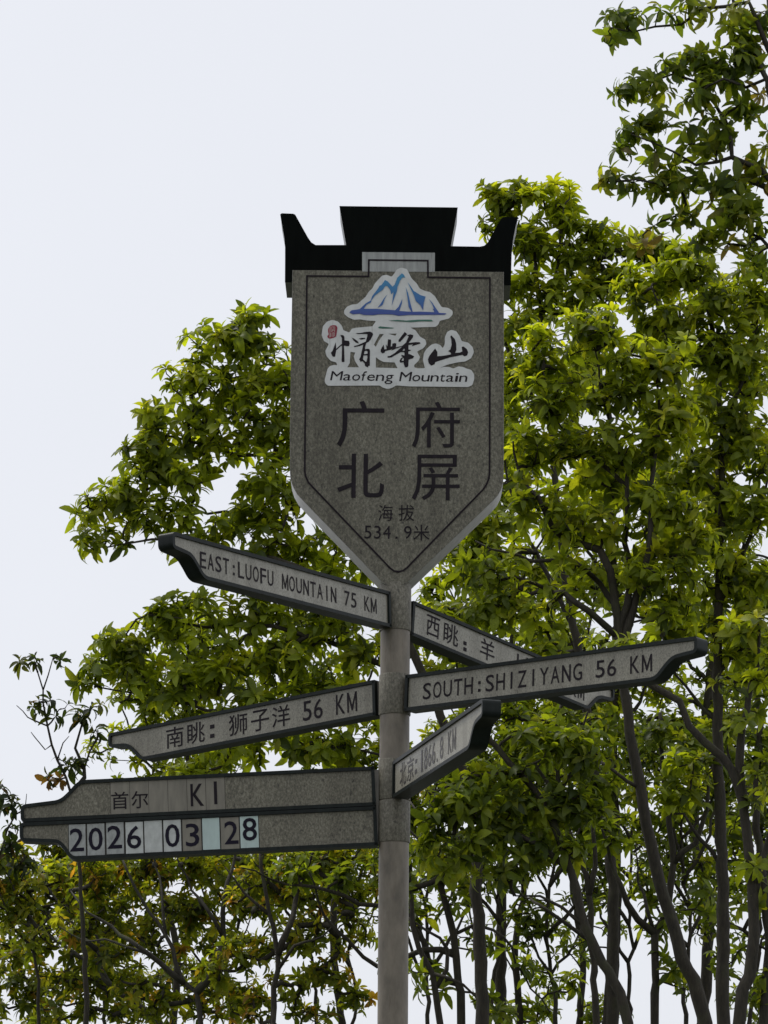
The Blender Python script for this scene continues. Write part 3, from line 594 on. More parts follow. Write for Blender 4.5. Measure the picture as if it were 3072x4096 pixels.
def make_tree(label, group, Y, limbs, blobs, dens=1.0, leaf=0.140, pal='bright', droop=0.0, per=(8, 12), bark='bark', singles=260, seed=0, young=0.4, tipup=0.75, base_dx=0.0, ahead=0.0, name='broadleaf_tree', side_leaves=True):
    global rng
    rng = np.random.default_rng(100+seed)
    if isinstance(limbs[0], str): pass
    nodes, par, rads, dirs, chains = [], [], [], [], []
    def lift(p): return at(p[0], p[1], p[2] if len(p) > 2 else Y)
    limb_parts = []
    for li, (pts, r0, r1) in enumerate(limbs):
        W = [lift(p) for p in pts]; ka = None
        if li == 0:                       # the trunk goes down to the ground
            d = W[0]-W[1]; d /= np.linalg.norm(d); gz = terrain(W[0][0], W[0][1])
            h = W[0][2]-gz; lean = d*min(h, 1.2)*0.6
            W = [np.array([W[0][0]+lean[0]*0.8+base_dx, W[0][1]+lean[1]*.5, gz-0.15]), np.array([W[0][0]+lean[0]*0.7+base_dx*.6, W[0][1]+lean[1]*.4, gz+h*0.45])]+W
        else:
            A_ = np.array(nodes); ka = int(np.argmin(np.linalg.norm(A_-W[0], axis=1))); W[0] = A_[ka].copy()
            for j in range(1, len(W)): W[j] = W[j]+np.array([0, rng.normal(0, 0.10)*min(1, j/2), 0])
        S = catmull(W, 0.11); k = len(S)
        for j in range(1, k-1): S[j] = S[j]+rng.normal(0, 0.010 if r0 < .035 else 0.006, 3)
        rr = [r0+(r1-r0)*(j/(k-1))**(1.5 if li == 0 else 0.9) for j in range(k)]
        if li == 0:
            for j in range(k):
                q = (S[j][2]-S[0][2]); rr[j] *= 1+0.45*math.exp(-q/0.25)
        tb_ = Tubes(); tb_.add(S, rr, 12 if li == 0 else 9, 0.035); limb_parts.append(tb_)
        for j in range(k):
            nodes.append(S[j]); rads.append(rr[j]); par.append(len(nodes)-2 if j else ka)
            t_ = S[min(k-1, j+1)]-S[max(0, j-1)]; dirs.append(t_/(np.linalg.norm(t_)+1e-9))
    n_fixed = len(nodes)
    # shoot tips spread through the crown's volume
    tips = []
    for b in blobs:
        u, v, ru, rv = b[:4]; Yb = b[4] if len(b) > 4 else Y; dn = b[5] if len(b) > 5 else 1.0
        c = at(u, v, Yb+ahead); sc_ = (Yb-CAM[1])/FPX; n = max(2, int(math.pi*ru*rv*0.00040*dens*dn*(sc_/0.0018)**2*(0.135/leaf)**1.2))
        for _ in range(n):
            d = rng.standard_normal(3); d /= np.linalg.norm(d); d *= rng.random()**0.40
            tips.append(c+RT*d[0]*ru*sc_+np.array([0, 1, 0])*d[1]*min(0.75, (ru+rv)*0.5*sc_)+np.array([0, 0, 1])*d[2]*rv*sc_)
    tips = np.array(tips); cen = tips.mean(0)
    A_ = np.array(nodes); hi = A_[:, 2] > A_[:, 2].min()+1.5
    dmin = np.array([np.linalg.norm(A_[hi]-t, axis=1).min() for t in tips]); order = np.argsort(dmin)
    cap = n_fixed+len(tips)*40+100; AR = np.empty((cap, 3)); AR[:n_fixed] = A_; low = A_[0][2]+1.6; cnt = n_fixed
    up = np.array([0, 0, 1.0]); leaves = []
    depth_w = np.array([0.0]*n_fixed+[0]*(cap-n_fixed))
    for ti in order:
        p = tips[ti]; D = AR[:cnt]-p; dist = np.linalg.norm(D, axis=1)
        cost = dist*(1+0.55*np.clip(D[:, 2]/(dist+1e-6), 0, 1))+0.06*depth_w[:cnt]+np.where(AR[:cnt, 2] < low, 5, 0)
        a = int(np.argmin(cost)); ln = dist[a]
        if ln < 0.03: continue
        out = p-cen; out /= np.linalg.norm(out)+1e-6
        ud = up*tipup*1.35+out*0.5+rng.normal(0, 0.28, 3); ud /= np.linalg.norm(ud)
        tw = (p-AR[a])/ln; da = dirs[a]*0.6+tw*0.8+up*0.1; da /= np.linalg.norm(da)
        m = max(3, int(ln/0.085)); P0 = AR[a]; P1 = P0+da*ln*0.36; P2 = p-ud*min(ln*0.38, 0.22)
        ch = [a]
        for j in range(1, m+1):
            t = j/m; q = (1-t)**3*P0+3*t*(1-t)**2*P1+3*t*t*(1-t)*P2+t**3*p
            if j < m: q = q+rng.normal(0, 0.007, 3)
            if cnt >= cap: break
            AR[cnt] = q; depth_w[cnt] = depth_w[a]+ln*t; par.append(ch[-1]); rads.append(0.0); d_ = q-AR[ch[-1]]; dirs.append(d_/(np.linalg.norm(d_)+1e-9)); ch.append(cnt); cnt += 1
        chains.append(ch)
    # branch thickness from what each carries
    load = np.zeros(cnt)
    for ch in chains: load[ch[-1]] += 1
    for i in range(cnt-1, n_fixed-1, -1): load[par[i]] += load[i]
    tw_ = Tubes()
    for ch in chains:
        rr = [min(0.0040*math.sqrt(max(load[i], 0.8))**1.05+0.0008, 0.03) for i in ch]; rr[0] = rr[1]
        rr[-1] = 0.0022; tw_.add(AR[ch], rr, 5)
    pal_c = np.array([c for c, w in PAL[pal]]); pal_w = np.array([w for c, w in PAL[pal]], float); pal_w /= pal_w.sum()
    def whorl(p, d, n, scale):
        d = d/np.linalg.norm(d); ref = np.array([1., 0, 0]) if abs(d[0]) < .8 else np.array([0, 1., 0]); e1 = np.cross(d, ref); e1 /= np.linalg.norm(e1); e2 = np.cross(d, e1)
        ph = rng.random()*6.28; wt = pal_c[rng.choice(len(pal_c), p=pal_w)]
        for i in range(n):
            f_ = i/max(1, n-1); az = ph+i*2.39996+rng.normal(0, .2)
            el = math.radians(28+72*f_**0.8+rng.normal(0, 9))+droop*(0.4+0.6*f_)      # young ones upright in the middle, old ones spread
            rad = e1*math.cos(az)+e2*math.sin(az); y = d*math.cos(el)+rad*math.sin(el)
            y = y-up*(0.10+0.22*f_+0.3*droop)*rng.random(); y /= np.linalg.norm(y)
            nrm = d*math.sin(el)-rad*math.cos(el)+rng.normal(0, .16, 3)
            x = np.cross(y, nrm); x /= np.linalg.norm(x); z = np.cross(x, y)
            l = leaf*scale*(0.55+0.55*min(1, f_*1.6+.1))*rng.uniform(0.78, 1.18)
            c = wt*0.6+0.4*pal_c[rng.choice(len(pal_c), p=pal_w)]
            if f_ < 0.3 and rng.random() < young: c = np.minimum(c*np.array([1.32, 1.22, 1.1])+np.array([0.015, 0.008, 0.0]), np.array([0.36, 0.40, 0.06]))
            c = c*rng.uniform(0.8, 1.2)
            leaves.append((int(rng.integers(6)), np.stack([x*l*rng.uniform(.85, 1.15), y*l, z*l], 1), p-d*0.05*f_*rng.random()+y*0.006, c))
    for ch in chains:
        d = AR[ch[-1]]-AR[ch[-2]]; d = d/(np.linalg.norm(d)+1e-9)+up*0.5*tipup
        whorl(AR[ch[-1]], d, int(rng.integers(per[0], per[1]+1)), rng.uniform(.85, 1.1))
        if side_leaves and len(ch) > 5 and rng.random() < 0.45:
            j = ch[-int(rng.integers(2, 4))]; whorl(AR[j], dirs[j]+rng.normal(0, .5, 3), int(rng.integers(2, 5)), 0.95)
    # objects
    base = nodes[0].copy(); base[2] = terrain(base[0], base[1])
    T_ = empty(name); tag(T_, label, 'tree', group); T_.location = base; mo = Matrix.Translation(-Vector(base))
    def part(nm, me, mt, parent=T_, smooth=True):
        o = obj(nm, me, mt, parent, smooth); me.transform(mo); return o
    for i, tb_ in enumerate(limb_parts): part('trunk' if i == 0 else 'limb', tb_.mesh('limb'), M[bark])
    o = part('branchwork', tw_.mesh('branchwork'), M[bark]); o['kind'] = 'stuff'
    score = []
    for k_, (va, B, o_, c) in enumerate(leaves):
        u, v = frame_uv(o_); ok = 20 < u < 3052 and 20 < v < 4076
        if ok and 1150 < u < 2030 and 1000 < v < 2330: ok = False
        n_ = B[:, 2]; vdir = (CAM-o_); dist = np.linalg.norm(vdir); face = abs(n_@vdir)/(dist*np.linalg.norm(n_))
        score.append((np.linalg.norm(B[:, 1])/dist*(0.35+face)-0.0008*(o_[1]-cen[1])) if ok else -1)
    idx = np.argsort(score)[::-1][:singles]; sel = set(int(i) for i in idx if score[i] > 0)
    cr = part('crown', leaf_mesh('crown', [l for i, l in enumerate(leaves) if i not in sel]), None); cr['kind'] = 'stuff'
    for i in sel:
        va, B, o_, c = leaves[i]; lo = bpy.data.objects.new('leaf', LEAF_ME[va]); COL.objects.link(lo); lo.parent = cr
        m4 = Matrix([[*B[r_], o_[r_]-base[r_]] for r_ in range(3)]+[[0, 0, 0, 1]]); lo.matrix_local = m4; lo.color = (*[float(x) for x in c], 1)
    TREES.append((T_, len(leaves), len(chains)))
    return T_

G1 = 'trees behind the signpost'
# the tree whose bright crown spreads to the left of the shield board
make_tree('bright green tree spreading behind the shield board and the EAST arm', G1, 9.5, [
    ([(1934, 4096), (1906, 3518), (1930, 3278), (1850, 3074), (1740, 2800), (1620, 2520), (1540, 2250), (1480, 1950), (1380, 1650), (1280, 1450)], 0.064, 0.014),
    ([(1540, 2300), (1450, 2150), (1300, 1980), (1154, 1850), (943, 1801), (702, 1740), (560, 1720)], 0.030, 0.007),
    ([(1620, 2520), (1400, 2390), (1150, 2270), (900, 2190), (700, 2175), (533, 2181), (413, 2187)], 0.028, 0.006),
    ([(1480, 1950), (1300, 1720), (1140, 1520), (1050, 1350), (1010, 1250)], 0.024, 0.006),
    ([(1700, 2740), (1400, 2600), (1100, 2520), (800, 2500), (600, 2470), (450, 2560)], 0.028, 0.006),
    ([(1740, 2800), (1500, 2860), (1200, 2830), (900, 2850), (600, 2790), (400, 2740)], 0.026, 0.006),
    ([(1912, 3300), (1750, 3180), (1650, 3080), (1450, 3000), (1250, 2980)], 0.020, 0.006),
    ([(1300, 1980), (1120, 2050), (900, 2040), (680, 2020), (420, 2010)], 0.018, 0.005)],
    [(1010, 1270, 70, 60), (1000, 1370, 160, 90), (870, 1350, 130, 80), (1100, 1480, 130, 140), (760, 1500, 150, 90), (900, 1560, 190, 110), (1050, 1660, 180, 140), (680, 1680, 150, 100), (850, 1760, 200, 100), (560, 1850, 130, 90), (720, 1900, 180, 80), (450, 1980, 130, 80), (360, 2060, 90, 70), (420, 2160, 110, 60), (620, 2050, 190, 90), (880, 2080, 200, 110), (1100, 1950, 130, 200), (1100, 2200, 150, 120), (780, 2200, 130, 60, 9.5, .6), (1400, 1850, 200, 350, 9.8, .5), (1350, 2250, 200, 150, 9.6, .7),
     (780, 2450, 200, 80), (1050, 2450, 200, 110), (620, 2520, 150, 80), (880, 2620, 240, 110), (500, 2650, 170, 90), (700, 2740, 220, 90), (1150, 2680, 200, 130), (1350, 2520, 150, 90), (350, 2720, 80, 50), (1000, 2830, 250, 80), (1350, 2820, 170, 110), (1000, 2980, 280, 70), (1320, 2990, 180, 80), (780, 3060, 130, 40), (1250, 2420, 150, 70), (1450, 2650, 100, 120), (480, 2560, 120, 70), (950, 2300, 180, 60), (1180, 1750, 90, 150), (620, 1780, 120, 90)], dens=1.15, pal='bright', seed=1, singles=290)
# right: the main tree, its trunk leaning left behind the SOUTH arm
make_tree('slim leaning tree whose grey trunk passes behind the tip of the SOUTH arm', G1, 9.0, [
    ([(2823, 4096), (2730, 3833), (2638, 3518), (2573, 3231), (2536, 3000), (2500, 2750), (2480, 2550), (2462, 2420), (2440, 2280), (2400, 2200)], 0.066, 0.030),
    ([(2478, 2560), (2390, 2490), (2291, 2413), (2183, 2337), (2050, 2322), (1915, 2321)], 0.028, 0.007),
    ([(2455, 2390), (2400, 2320), (2290, 2260), (2130, 2240), (1900, 2170)], 0.026, 0.006),
    ([(2410, 2220), (2260, 2140), (2140, 2010), (2090, 1920), (2050, 1750)], 0.030, 0.006),
    ([(2485, 2580), (2545, 2380), (2590, 2180), (2600, 1950), (2640, 1700), (2620, 1450)], 0.036, 0.007),
    ([(2482, 2560), (2515, 2350), (2510, 2150), (2500, 1900), (2430, 1650), (2380, 1400)], 0.030, 0.006),
    ([(2520, 1950), (2350, 1800), (2220, 1650), (2170, 1500)], 0.018, 0.005),
    ([(2560, 3150), (2450, 3080), (2330, 2990), (2200, 2960)], 0.016, 0.005)],
    [(2150, 1420, 110, 120), (2380, 1330, 170, 110), (2230, 1600, 170, 110), (2480, 1520, 220, 120), (2660, 1430, 130, 120), (2160, 1790, 130, 100), (2430, 1800, 230, 120), (2680, 1700, 170, 130), (2150, 1990, 120, 90), (2330, 2100, 180, 100), (2640, 2050, 210, 110), (1960, 2290, 150, 80), (2100, 2440, 200, 90), (1850, 2440, 130, 60), (2640, 2300, 170, 110), (2750, 2180, 120, 100), (2270, 2300, 130, 80, 9, .6), (2200, 2600, 180, 50, 9, .7), (2240, 2950, 160, 70), (2700, 2450, 120, 80, 9, .7), (2400, 1950, 200, 120, 9.8, .8)], dens=1.35, pal='bright', seed=2, singles=290)
make_tree('straight dark trunked tree standing right of the tip of the SOUTH arm', G1, 10.3, [
    ([(2897, 4096), (2890, 3700), (2888, 3463), (2870, 2950), (2873, 2413), (2889, 1953), (2880, 1600), (2840, 1300), (2800, 1100)], 0.066, 0.014),
    ([(2872, 2420), (2960, 2250), (3030, 2050), (3090, 1850)], 0.026, 0.007),
    ([(2885, 2000), (2760, 1800), (2700, 1600), (2660, 1350), (2600, 1180)], 0.026, 0.006),
    ([(2880, 1700), (2980, 1500), (3030, 1300), (3020, 1100)], 0.022, 0.006),
    ([(2886, 3480), (2800, 3350), (2720, 3270), (2640, 3250)], 0.020, 0.006),
    ([(2870, 2700), (2960, 2600), (3050, 2560)], 0.020, 0.006),
    ([(2868, 2900), (2780, 2780), (2700, 2700), (2640, 2560)], 0.018, 0.006)],
    [(2580, 1130, 140, 90), (2760, 1080, 150, 110), (2900, 1230, 170, 130), (2650, 1280, 180, 120), (3020, 1150, 110, 140), (2820, 1420, 190, 120), (3000, 1480, 130, 150), (2800, 1650, 190, 120), (2990, 1760, 140, 150), (2780, 1900, 200, 110), (2960, 2050, 160, 130), (2850, 2280, 180, 110), (3010, 2350, 120, 120), (2720, 2480, 130, 90), (2950, 2560, 150, 110), (2680, 3180, 110, 80), (2760, 3060, 110, 80), (3030, 2750, 90, 120, 10.3, .6)], dens=1.3, pal='bright', seed=3, singles=280, bark='bark')
make_tree('forked tree with a trunk leaning left under the tip of the 1866.8 KM arm', G1, 8.4, [
    ([(2508, 4096), (2410, 3850), (2341, 3703), (2277, 3481), (2184, 3231), (2080, 3100), (1990, 2990), (1880, 2860), (1800, 2700)], 0.060, 0.016),
    ([(2190, 3250), (2270, 3120), (2330, 2990), (2350, 2850)], 0.024, 0.007),
    ([(2280, 3480), (2150, 3380), (2020, 3320), (1900, 3290), (1760, 3260)], 0.026, 0.006),
    ([(2060, 3080), (1950, 3090), (1820, 3130), (1700, 3180)], 0.018, 0.006),
    ([(2345, 3700), (2250, 3640), (2150, 3590), (2060, 3580)], 0.016, 0.005)],
    [(2150, 2970, 150, 80), (2340, 3010, 150, 90), (2010, 3120, 150, 90), (1830, 3200, 150, 100), (2180, 3220, 180, 90), (1980, 3330, 170, 80), (2340, 3220, 120, 90), (1740, 3320, 90, 90), (2160, 3420, 120, 60), (1900, 2900, 100, 60), (2000, 3480, 140, 40), (1800, 3450, 100, 50), (2300, 3400, 90, 60)], dens=1.25, pal='shaded', seed=4, singles=220)
make_tree('upright tree behind the pole whose top rises past the roof cap', G1, 12.5, [
    ([(2453, 4096), (2448, 3463), (2410, 3250), (2369, 3028), (2330, 2700), (2260, 2300), (2220, 1900), (2180, 1500), (2150, 1150), (2130, 950)], 0.066, 0.014),
    ([(2300, 2500), (2150, 2200), (2050, 2000), (2000, 1800)], 0.026, 0.007),
    ([(2200, 1700), (2080, 1500), (2010, 1300), (1990, 1000), (2000, 830)], 0.024, 0.006),
    ([(2165, 1280), (2230, 1050), (2250, 850)], 0.020, 0.006),
    ([(2210, 1800), (2330, 1600), (2420, 1350), (2430, 1120)], 0.022, 0.006)],
    [(1990, 790, 110, 70), (2110, 780, 110, 70), (2240, 790, 100, 70), (2030, 900, 130, 60, 12.5, .8), (2250, 890, 120, 60), (2120, 980, 150, 80), (2330, 1020, 150, 80), (2080, 1150, 130, 100), (2280, 1180, 180, 100), (2100, 1330, 120, 100), (2480, 1130, 130, 90), (2050, 1550, 100, 150), (2300, 1500, 180, 150, 12.5, .7), (2050, 1850, 120, 150, 12.5, .7), (2000, 2150, 120, 120, 12.5, .7), (1750, 2500, 150, 100, 12.3, .8), (2420, 960, 110, 70), (2560, 990, 120, 80), (2680, 1010, 100, 80), (2350, 920, 80, 50), (1830, 2260, 110, 80), (1900, 2120, 100, 90), (1760, 2370, 90, 60), (1960, 2400, 130, 80), (2100, 2620, 150, 60), (1850, 2600, 110, 60)], dens=1.3, pal='bright', seed=5, singles=240)
# upper right: a taller, darker tree whose drooping sprays reach in from the right
make_tree('tall dark tree with drooping leaf sprays reaching over from the right', G1, 7.2, [
    ([(3330, 4096), (3320, 3400), (3300, 2600), (3270, 1800), (3230, 1300), (3190, 900), (3130, 500), (3090, 100), (3060, -300)], 0.095, 0.022),
    ([(3150, 600), (3072, 390), (2957, 20), (2880, -200)], 0.026, 0.007),
    ([(3110, 250), (2990, 20), (2900, 8), (2805, 32), (2726, 89), (2620, 105), (2526, 116), (2440, 140)], 0.022, 0.005),
    ([(3200, 950), (3072, 745), (2990, 725), (2883, 704), (2700, 735), (2542, 746), (2430, 740)], 0.030, 0.005),
    ([(3180, 850), (3040, 690), (2930, 640), (2905, 520), (2880, 420), (2780, 330), (2680, 300), (2540, 330)], 0.028, 0.005),
    ([(3130, 500), (3072, 326), (2980, 345), (2883, 363), (2760, 400)], 0.018, 0.005),
    ([(2930, 640), (2800, 650), (2690, 640), (2600, 600), (2520, 540)], 0.014, 0.005),
    ([(3220, 1200), (3100, 980), (3000, 900), (2900, 880)], 0.022, 0.006)],
    [(2470, 60, 90, 60), (2440, 120, 70, 40), (2580, 30, 90, 40, 7.2, .7), (2760, 40, 110, 60), (2920, 60, 120, 70), (3030, 100, 80, 110), (2830, 190, 130, 70), (2730, 240, 90, 60), (2960, 260, 120, 80), (2530, 350, 100, 50), (2640, 340, 110, 60), (2430, 370, 50, 40), (2780, 380, 120, 80), (2920, 430, 120, 80, 7.2, .8), (2520, 510, 90, 60), (2660, 490, 130, 70), (2500, 590, 70, 30), (2850, 560, 130, 80), (2620, 640, 110, 50), (2440, 710, 80, 45), (2570, 720, 130, 60), (2740, 740, 150, 70), (2900, 760, 140, 90), (3020, 660, 80, 100), (2980, 900, 120, 80), (3040, 420, 60, 100, 7.2, .7), (2700, 870, 110, 60, 7.4, .8), (2620, 960, 90, 60, 7.5, .8), (2840, 960, 120, 70, 7.4, .9), (3010, 1040, 80, 90, 7.4, .9), (2960, 830, 110, 70), (3040, 560, 50, 90), (2860, 280, 120, 70), (3000, 200, 90, 80)], dens=0.9, leaf=0.145, pal='dark', droop=0.5, tipup=0.25, seed=6, singles=280, young=0.1)
make_tree('dark twisted tree with a bent limb ending behind the SOUTH arm tip', G1, 8.0, [
    ([(2960, 4096), (2995, 3900), (3017, 3740), (3000, 3450), (2975, 3222), (2900, 3030), (2820, 2973), (2755, 2900), (2715, 2800), (2605, 2743), (2520, 2640)], 0.066, 0.022),
    ([(2975, 3230), (2960, 3050), (2985, 2850), (3030, 2650), (3040, 2450)], 0.038, 0.008),
    ([(3015, 3600), (3060, 3400), (3120, 3200)], 0.03, 0.010),
    ([(2540, 2660), (2440, 2600), (2380, 2520)], 0.016, 0.006)],
    [(3000, 2500, 110, 90), (3050, 2700, 60, 100), (2980, 2900, 60, 70, 8, .6), (3040, 3150, 60, 140, 8, .8), (2930, 2740, 80, 60, 8, .6), (3040, 3500, 60, 140, 8, .7), (2450, 2560, 110, 50, 8, .6)], dens=0.9, pal='bright', seed=7, singles=120)
make_tree('forked tree under the SOUTH arm with two rising stems', G1, 11.5, [
    ([(2619, 4096), (2622, 3900), (2619, 3740), (2660, 3650), (2693, 3444), (2675, 3278), (2650, 3080), (2640, 2850)], 0.058, 0.016),
    ([(2620, 3760), (2545, 3690), (2475, 3560), (2440, 3450), (2400, 3330)], 0.034, 0.008),
    ([(2600, 3760), (2590, 3640), (2560, 3520), (2540, 3400)], 0.018, 0.005),
    ([(2693, 3440), (2780, 3370), (2830, 3250), (2830, 3100), (2870, 3020)], 0.030, 0.010)],
    [(2640, 2950, 100, 80), (2420, 3350, 100, 60), (2560, 3380, 70, 50, 11.5, .6), (2700, 3700, 90, 70, 11.5, .7), (2780, 3000, 90, 70), (2680, 3900, 100, 80, 11.5, .6), (2740, 3200, 100, 70, 11.5, .8), (2830, 3600, 60, 70, 11.5, .8)], dens=0.85, pal='shaded', seed=8, singles=150)
make_tree('dark tree just right of the pole with limbs crossing behind it', G1, 11.0, [
    ([(1850, 4096), (1830, 3900), (1814, 3740), (1765, 3555), (1745, 3400), (1720, 3200), (1680, 3000)], 0.056, 0.016),
    ([(1745, 3950), (1735, 3890), (1670, 3720), (1600, 3640), (1509, 3717-90), (1370, 3590), (1250, 3550), (1111, 3522), (972, 3485)], 0.030, 0.006),
    ([(1800, 3800), (1690, 3790), (1600, 3840), (1509, 3855), (1389, 3763), (1296, 3652), (1240, 3500)], 0.028, 0.006),
    ([(1890, 3520), (1800, 3400), (1700, 3300), (1640, 3200)], 0.020, 0.007),
    ([(1820, 3750), (1900, 3700), (2010, 3760), (2100, 3900), (2200, 4050)], 0.016, 0.006)],
    [(1750, 3480, 100, 70), (1900, 3450, 110, 60, 11, .8), (1680, 3650, 70, 70, 11, .7), (2150, 3900, 90, 50, 11, .6), (2080, 3820, 70, 60, 11, .5), (1850, 3650, 70, 50, 11, .6), (2280, 3930, 80, 50, 11, .6), (1380, 3500, 110, 60), (1200, 3460, 110, 60), (1730, 3900, 80, 80, 11, .5), (2000, 4040, 120, 60, 11, .6)], dens=0.85, pal='shaded', seed=9, singles=140, bark='bark')
# lower left: yellowing trees further off
G2 = 'yellowing trees further down the slope'
make_tree('wide forked tree with orange tinged leaves below the middle of the date arm', G2, 15.0, ahead=0.45, limbs= [
    ([(801, 4200), (801, 4096), (787, 3967), (735, 3930), (704, 3850), (667, 3744), (600, 3650), (556, 3580), (491, 3440)], 0.060, 0.010),
    ([(787, 3970), (870, 3855), (889, 3744), (898, 3587), (935, 3430), (950, 3300)], 0.040, 0.008),
    ([(722, 3925), (640, 3860), (556, 3800), (454, 3707), (352, 3652), (280, 3560)], 0.032, 0.007),
    ([(889, 3740), (830, 3640), (760, 3550), (700, 3400)], 0.022, 0.006), ([(898, 3600), (1000, 3500), (1060, 3380)], 0.020, 0.006), ([(670, 3750), (650, 3600), (620, 3450), (600, 3350)], 0.018, 0.006), ([(560, 3800), (420, 3760), (330, 3760), (230, 3700)], 0.016, 0.005), ([(870, 3860), (960, 3780), (1010, 3650)], 0.016, 0.005)],
    blobs=[(420, 3550, 160, 90), (600, 3480, 160, 90), (800, 3480, 170, 90), (980, 3480, 150, 90), (500, 3680, 160, 90), (700, 3640, 150, 90), (330, 3700, 120, 80), (850, 3660, 150, 80, 15, .8), (640, 3780, 130, 70, 15, .8), (1050, 3620, 110, 80, 15, .8), (450, 3830, 150, 70, 15, .8), (700, 3330, 150, 70, 15, .7), (560, 3960, 140, 80), (850, 3850, 120, 90), (720, 4030, 160, 60), (930, 4000, 120, 80), (400, 3450, 130, 60)], dens=0.9, leaf=0.115, pal='autumn', seed=10, singles=220, bark='bark2')
make_tree('dark forked tree left of the pole below the date arm', G2, 14.0, ahead=0.45, limbs= [
    ([(1090, 4200), (1093, 4096), (1098, 3950), (1111, 3818), (1085, 3660), (1056, 3531), (1040, 3400)], 0.056, 0.014),
    ([(1111, 3820), (1157, 3698), (1194, 3559), (1250, 3430), (1290, 3330)], 0.036, 0.008),
    ([(1100, 3900), (1180, 3790), (1290, 3740), (1370, 3640)], 0.018, 0.006),
    ([(1080, 3650), (980, 3560), (900, 3470)], 0.018, 0.006)],
    blobs=[(1100, 3440, 150, 80), (1300, 3440, 130, 80), (1000, 3560, 120, 80), (1230, 3570, 130, 80), (1400, 3560, 90, 80, 14, .8), (1000, 3780, 120, 80), (1230, 3750, 120, 80), (1390, 3760, 90, 70, 14, .6), (900, 3850, 120, 80), (1150, 3950, 120, 80, 14, .7), (1450, 3420, 80, 60), (1300, 3900, 110, 80), (1000, 4030, 120, 60), (1250, 4050, 120, 50), (1420, 3980, 80, 80, 14, .7), (1430, 3650, 70, 70)], dens=0.95, leaf=0.115, pal='autumn', seed=11, singles=180)
make_tree('slender stems with yellow leaves under the tip of the date arm', G2, 17.0, ahead=0.4, limbs= [
    ([(660, 4250), (639, 4096), (540, 4010), (454, 3957), (407, 3874), (389, 3744), (330, 3680), (290, 3560), (270, 3450)], 0.050, 0.010),
    ([(454, 3957), (350, 3850), (250, 3780), (150, 3700), (80, 3600)], 0.026, 0.007),
    ([(407, 3870), (300, 3700), (200, 3560), (140, 3440)], 0.022, 0.006)],
    blobs=[(120, 3480, 120, 80), (240, 3560, 130, 90), (90, 3650, 120, 90), (220, 3720, 130, 90), (380, 3780, 120, 80), (100, 3820, 120, 90), (280, 3900, 150, 90), (500, 3920, 130, 80), (60, 3420, 70, 60), (420, 4020, 150, 70), (250, 4050, 140, 60), (60, 3560, 80, 70), (330, 3480, 90, 60)], dens=0.8, leaf=0.115, pal='autumn', seed=12, singles=200, bark='bark2')
make_tree('low bushy tree with pale trunk below the blunt tip of the date arm', G2, 19.0, [
    ([(230, 4300), (200, 4096), (160, 3980), (93, 3900), (50, 3780), (20, 3600)], 0.060, 0.012), ([(160, 3980), (250, 3900), (330, 3820)], 0.03, 0.008)],
    [(60, 3750, 110, 100), (60, 3950, 120, 100), (200, 3950, 140, 90), (120, 4060, 150, 60), (380, 3920, 120, 80), (560, 4040, 140, 70), (700, 3900, 130, 80), (900, 3950, 140, 80), (480, 3760, 130, 70)], dens=0.8, leaf=0.12, pal='autumn', seed=13, singles=120, bark='bark2')
make_tree('sparse tree of bare twigs and dark leaf tufts above the date arm tip', 'sparse twiggy trees on the left', 12.5, [
    ([(345, 4096), (330, 3700), (320, 3450), (300, 3250), (265, 3114), (229, 3042), (205, 2981), (187, 2903), (175, 2812), (172, 2760), (151, 2690)], 0.040, 0.006),
    ([(290, 3200), (345, 3110), (338, 3072), (302, 2993), (318, 2900), (322, 2860)], 0.024, 0.005),
    ([(340, 3080), (355, 3010), (385, 2960), (390, 2930)], 0.010, 0.004),
    ([(215, 3010), (180, 2990), (140, 2950), (125, 2930)], 0.007, 0.003),
    ([(190, 2920), (130, 2880), (90, 2850), (72, 2830)], 0.008, 0.003), ([(172, 2770), (195, 2700), (215, 2640)], 0.008, 0.004),
    ([(225, 3035), (250, 2980), (270, 2935)], 0.007, 0.003)],
    [(150, 2640, 50, 16), (215, 2640, 40, 16), (80, 2650, 25, 14), (170, 2810, 50, 30), (300, 2830, 45, 20), (330, 2870, 50, 25), (400, 2830, 40, 30), (260, 3060, 60, 30), (220, 3120, 40, 30), (380, 2930, 25, 18), (230, 2870, 25, 20)], dens=1.5, leaf=0.125, pal='sprig', droop=0.35, seed=14, singles=110, per=(5, 8), side_leaves=False)
make_tree('sparse twiggy tree with dark tufts beyond the blunt end of the date arm', 'sparse twiggy trees on the left', 13.5, [
    ([(-60, 4096), (-40, 3700), (-10, 3450), (30, 3330), (60, 3260), (40, 3200), (10, 3140)], 0.036, 0.006), ([(50, 3270), (95, 3230), (110, 3180)], 0.008, 0.003), ([(-10, 3400), (60, 3380), (100, 3420)], 0.01, 0.004)],
    [(20, 3160, 40, 40), (40, 3230, 50, 30), (60, 3290, 40, 20), (20, 3380, 50, 40), (100, 3450, 60, 40)], dens=1.3, leaf=0.125, pal='sprig', droop=0.3, seed=15, singles=60, per=(5, 8), side_leaves=False)
